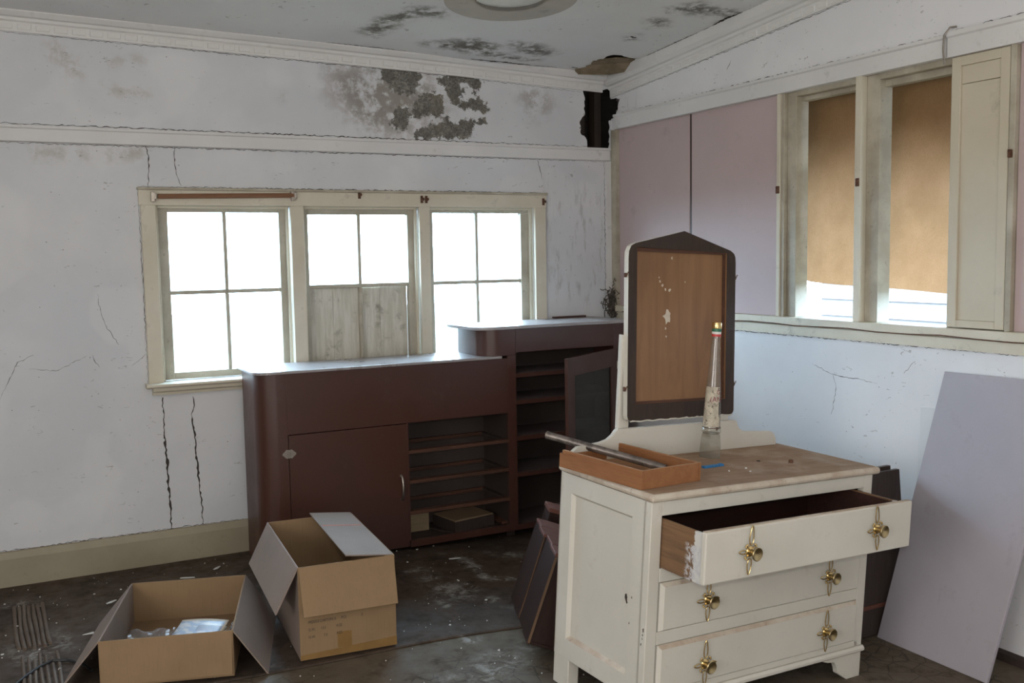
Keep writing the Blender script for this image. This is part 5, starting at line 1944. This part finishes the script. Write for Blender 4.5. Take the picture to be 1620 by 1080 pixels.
# small grey cardboard tube lying in front of them
t = thing('short_tube', 'short grey tube lying on the floor between the drawers and the dresser', 'tube', (1.745, 2.99, fz(1.8) + 0.0145), 0.2)
g = G()
g.lathe([(0.010, 0.0), (0.014, 0.0), (0.014, 0.10), (0.010, 0.10), (0.010, 0.0)], axis='x', seg=16)
g.build('pipe', M['steel'], t, smooth=True)

# ================================================================== BOARDS LEANING AT THE RIGHT WALL
def quad_board(name, label, cat, c4, n, th, mat, bevel=0.002, edge=None):
    """board from 4 front-face corners (BL, BR, TR, TL), thickened along -n"""
    c = [Vector(p) for p in c4]
    n = Vector(n).normalized() * th
    o0 = c[0].copy()
    back = [p - n for p in c]
    g = G()
    v = [p - o0 for p in c] + [p - o0 for p in back]
    g.add(v, [(0, 1, 2, 3), (7, 6, 5, 4), (0, 4, 5, 1), (1, 5, 6, 2), (2, 6, 7, 3), (3, 7, 4, 0)])
    o = g.build(name, mat, bevel=bevel)
    o.location = o0
    return tag(o, label, cat)


zr = fz(3.1) + 0.0015
quad_board('lilac_board', 'large lilac painted board leaning crookedly on the right wall', 'board',
           [(3.080, 2.762, zr), (3.080, 2.262, zr), (3.296, 2.135, 1.015), (3.296, 2.640, 1.009)], (-1, 0, 0.2), 0.016, M['lilac2'])
quad_board('white_board', 'smaller white painted board behind the lilac board', 'board',
           [(3.268, 2.762, zr), (3.268, 2.50, zr), (3.312, 2.50, 0.852), (3.312, 2.765, 0.850)], (-1, 0, 0.05), 0.010, M['whiteboard'])
for k, (yy, zt_, x0, x1, lb) in enumerate(((2.772, 0.603, 2.80, 3.225, 'dark brown board standing between dresser and right wall, the front one'), (2.800, 0.615, 2.80, 3.205, 'dark brown board standing between dresser and right wall, the taller rear one'))):
    t = thing('dark_board', lb, 'board', (0, yy, 0), group='dark boards beside the dresser')
    za = fz(2.95) + 0.006
    g = G()
    g.hexa([(x0, 0, za), (x1 + 0.05, 0, za), (x0, 0.018, za), (x1 + 0.05, 0.018, za), (x0, 0.0, zt_), (x1 - 0.02, 0.0, zt_), (x0, 0.018, zt_), (x1 - 0.02, 0.018, zt_)])
    g.build('panel', M['darkboard'], t, bevel=0.002)
    part('edge_strip', M['drawerfront'], t, [(x0 + 0.002, -0.004, 0.045, x1 + 0.02, -0.0005, 0.062)], 0.001)
g = G()
g.box(0, 0, 0, 0.016, 0.34, 0.006)
o = g.build('white_strip', M['trimwhite'], bevel=0.001)
o.location = (3.255, 2.62, zr + 0.001)
o.rotation_euler = (0, 0, math.radians(2))
tag(o, 'thin white wooden strip lying on the floor near the right wall', 'strip')

# ================================================================== FLOOR LITTER
g = G()
pts = [(-0.06, 3.75, 0.012), (0.0, 3.86, 0.012), (0.05, 3.93, 0.013), (0.10, 3.965, 0.016), (0.15, 3.95, 0.014), (0.20, 3.88, 0.012), (0.23, 3.78, 0.012)]
fine = []
for i in range(len(pts) - 1):
    for q in range(4):
        fine.append(Vector(pts[i]).lerp(Vector(pts[i + 1]), q / 4))
tag(g.tube(fine, 0.006, 8).build('black_cable', M['cable'], smooth=True), 'black cable lying on the floor at the bottom left beside the cardboard box', 'cable')

flk = [(0.36, 4.55, 0.028, 'white plaster flake on the floor below the left end of the window sill'), (0.71, 4.72, 0.034, 'long pale splinter on the floor beneath the two wall cracks'), (0.86, 4.80, 0.028, 'long pale splinter on the floor near the left end of the cabinet'), (0.245, 4.20, 0.026, 'triangular white paper scrap left of the lower cardboard box'), (1.95, 4.42, 0.03, 'pale splinter on the floor before the open drawer space'), (1.52, 4.38, 0.03, 'yellowish splinter on the floor right of the taller cardboard box')]
for k, (x, y, s, lb) in enumerate(flk):
    g = G()
    rnd = random.Random(k)
    if k == 3:
        pl = [(-s, -s * 0.3), (s * 0.8, -s * 0.2), (s * 0.5, s * 0.5)]
    else:
        pl = [(-s, -0.004), (-s * 0.2, -0.009), (s, -0.003), (s * 0.9, 0.004), (0, 0.007), (-s * 0.9, 0.005)]
    g.prism(pl, 0, 0.0025, 'z')
    o = g.build('debris_scrap', M['flake'])
    o.location = (x, y, fz(x) + 0.0105)
    o.rotation_euler = (0.03, 0.02, rnd.uniform(-0.5, 0.9))
    tag(o, lb, 'debris')
# uncountable specks of paint and plaster
g = G()
rnd = random.Random(5)
for k in range(380):
    x = rnd.uniform(-0.3, 3.2)
    y = rnd.uniform(2.7, 4.95)
    s = 0.0016 + 0.006 * rnd.random() ** 5
    z = fz(x) + (0.0100 if y > 3.5 else 0.0008)
    n = rnd.choice((3, 4, 5))
    a0 = rnd.random() * 6
    pl = [(x + s * rnd.uniform(0.5, 1.3) * math.cos(a0 + q * 2 * PI / n), y + s * rnd.uniform(0.5, 1.3) * math.sin(a0 + q * 2 * PI / n)) for q in range(n)]
    g.prism(pl, z, z + 0.002 + s * 0.25, 'z')
o = g.build('paint_specks', M['flake'], floor)
o['kind'] = 'stuff'
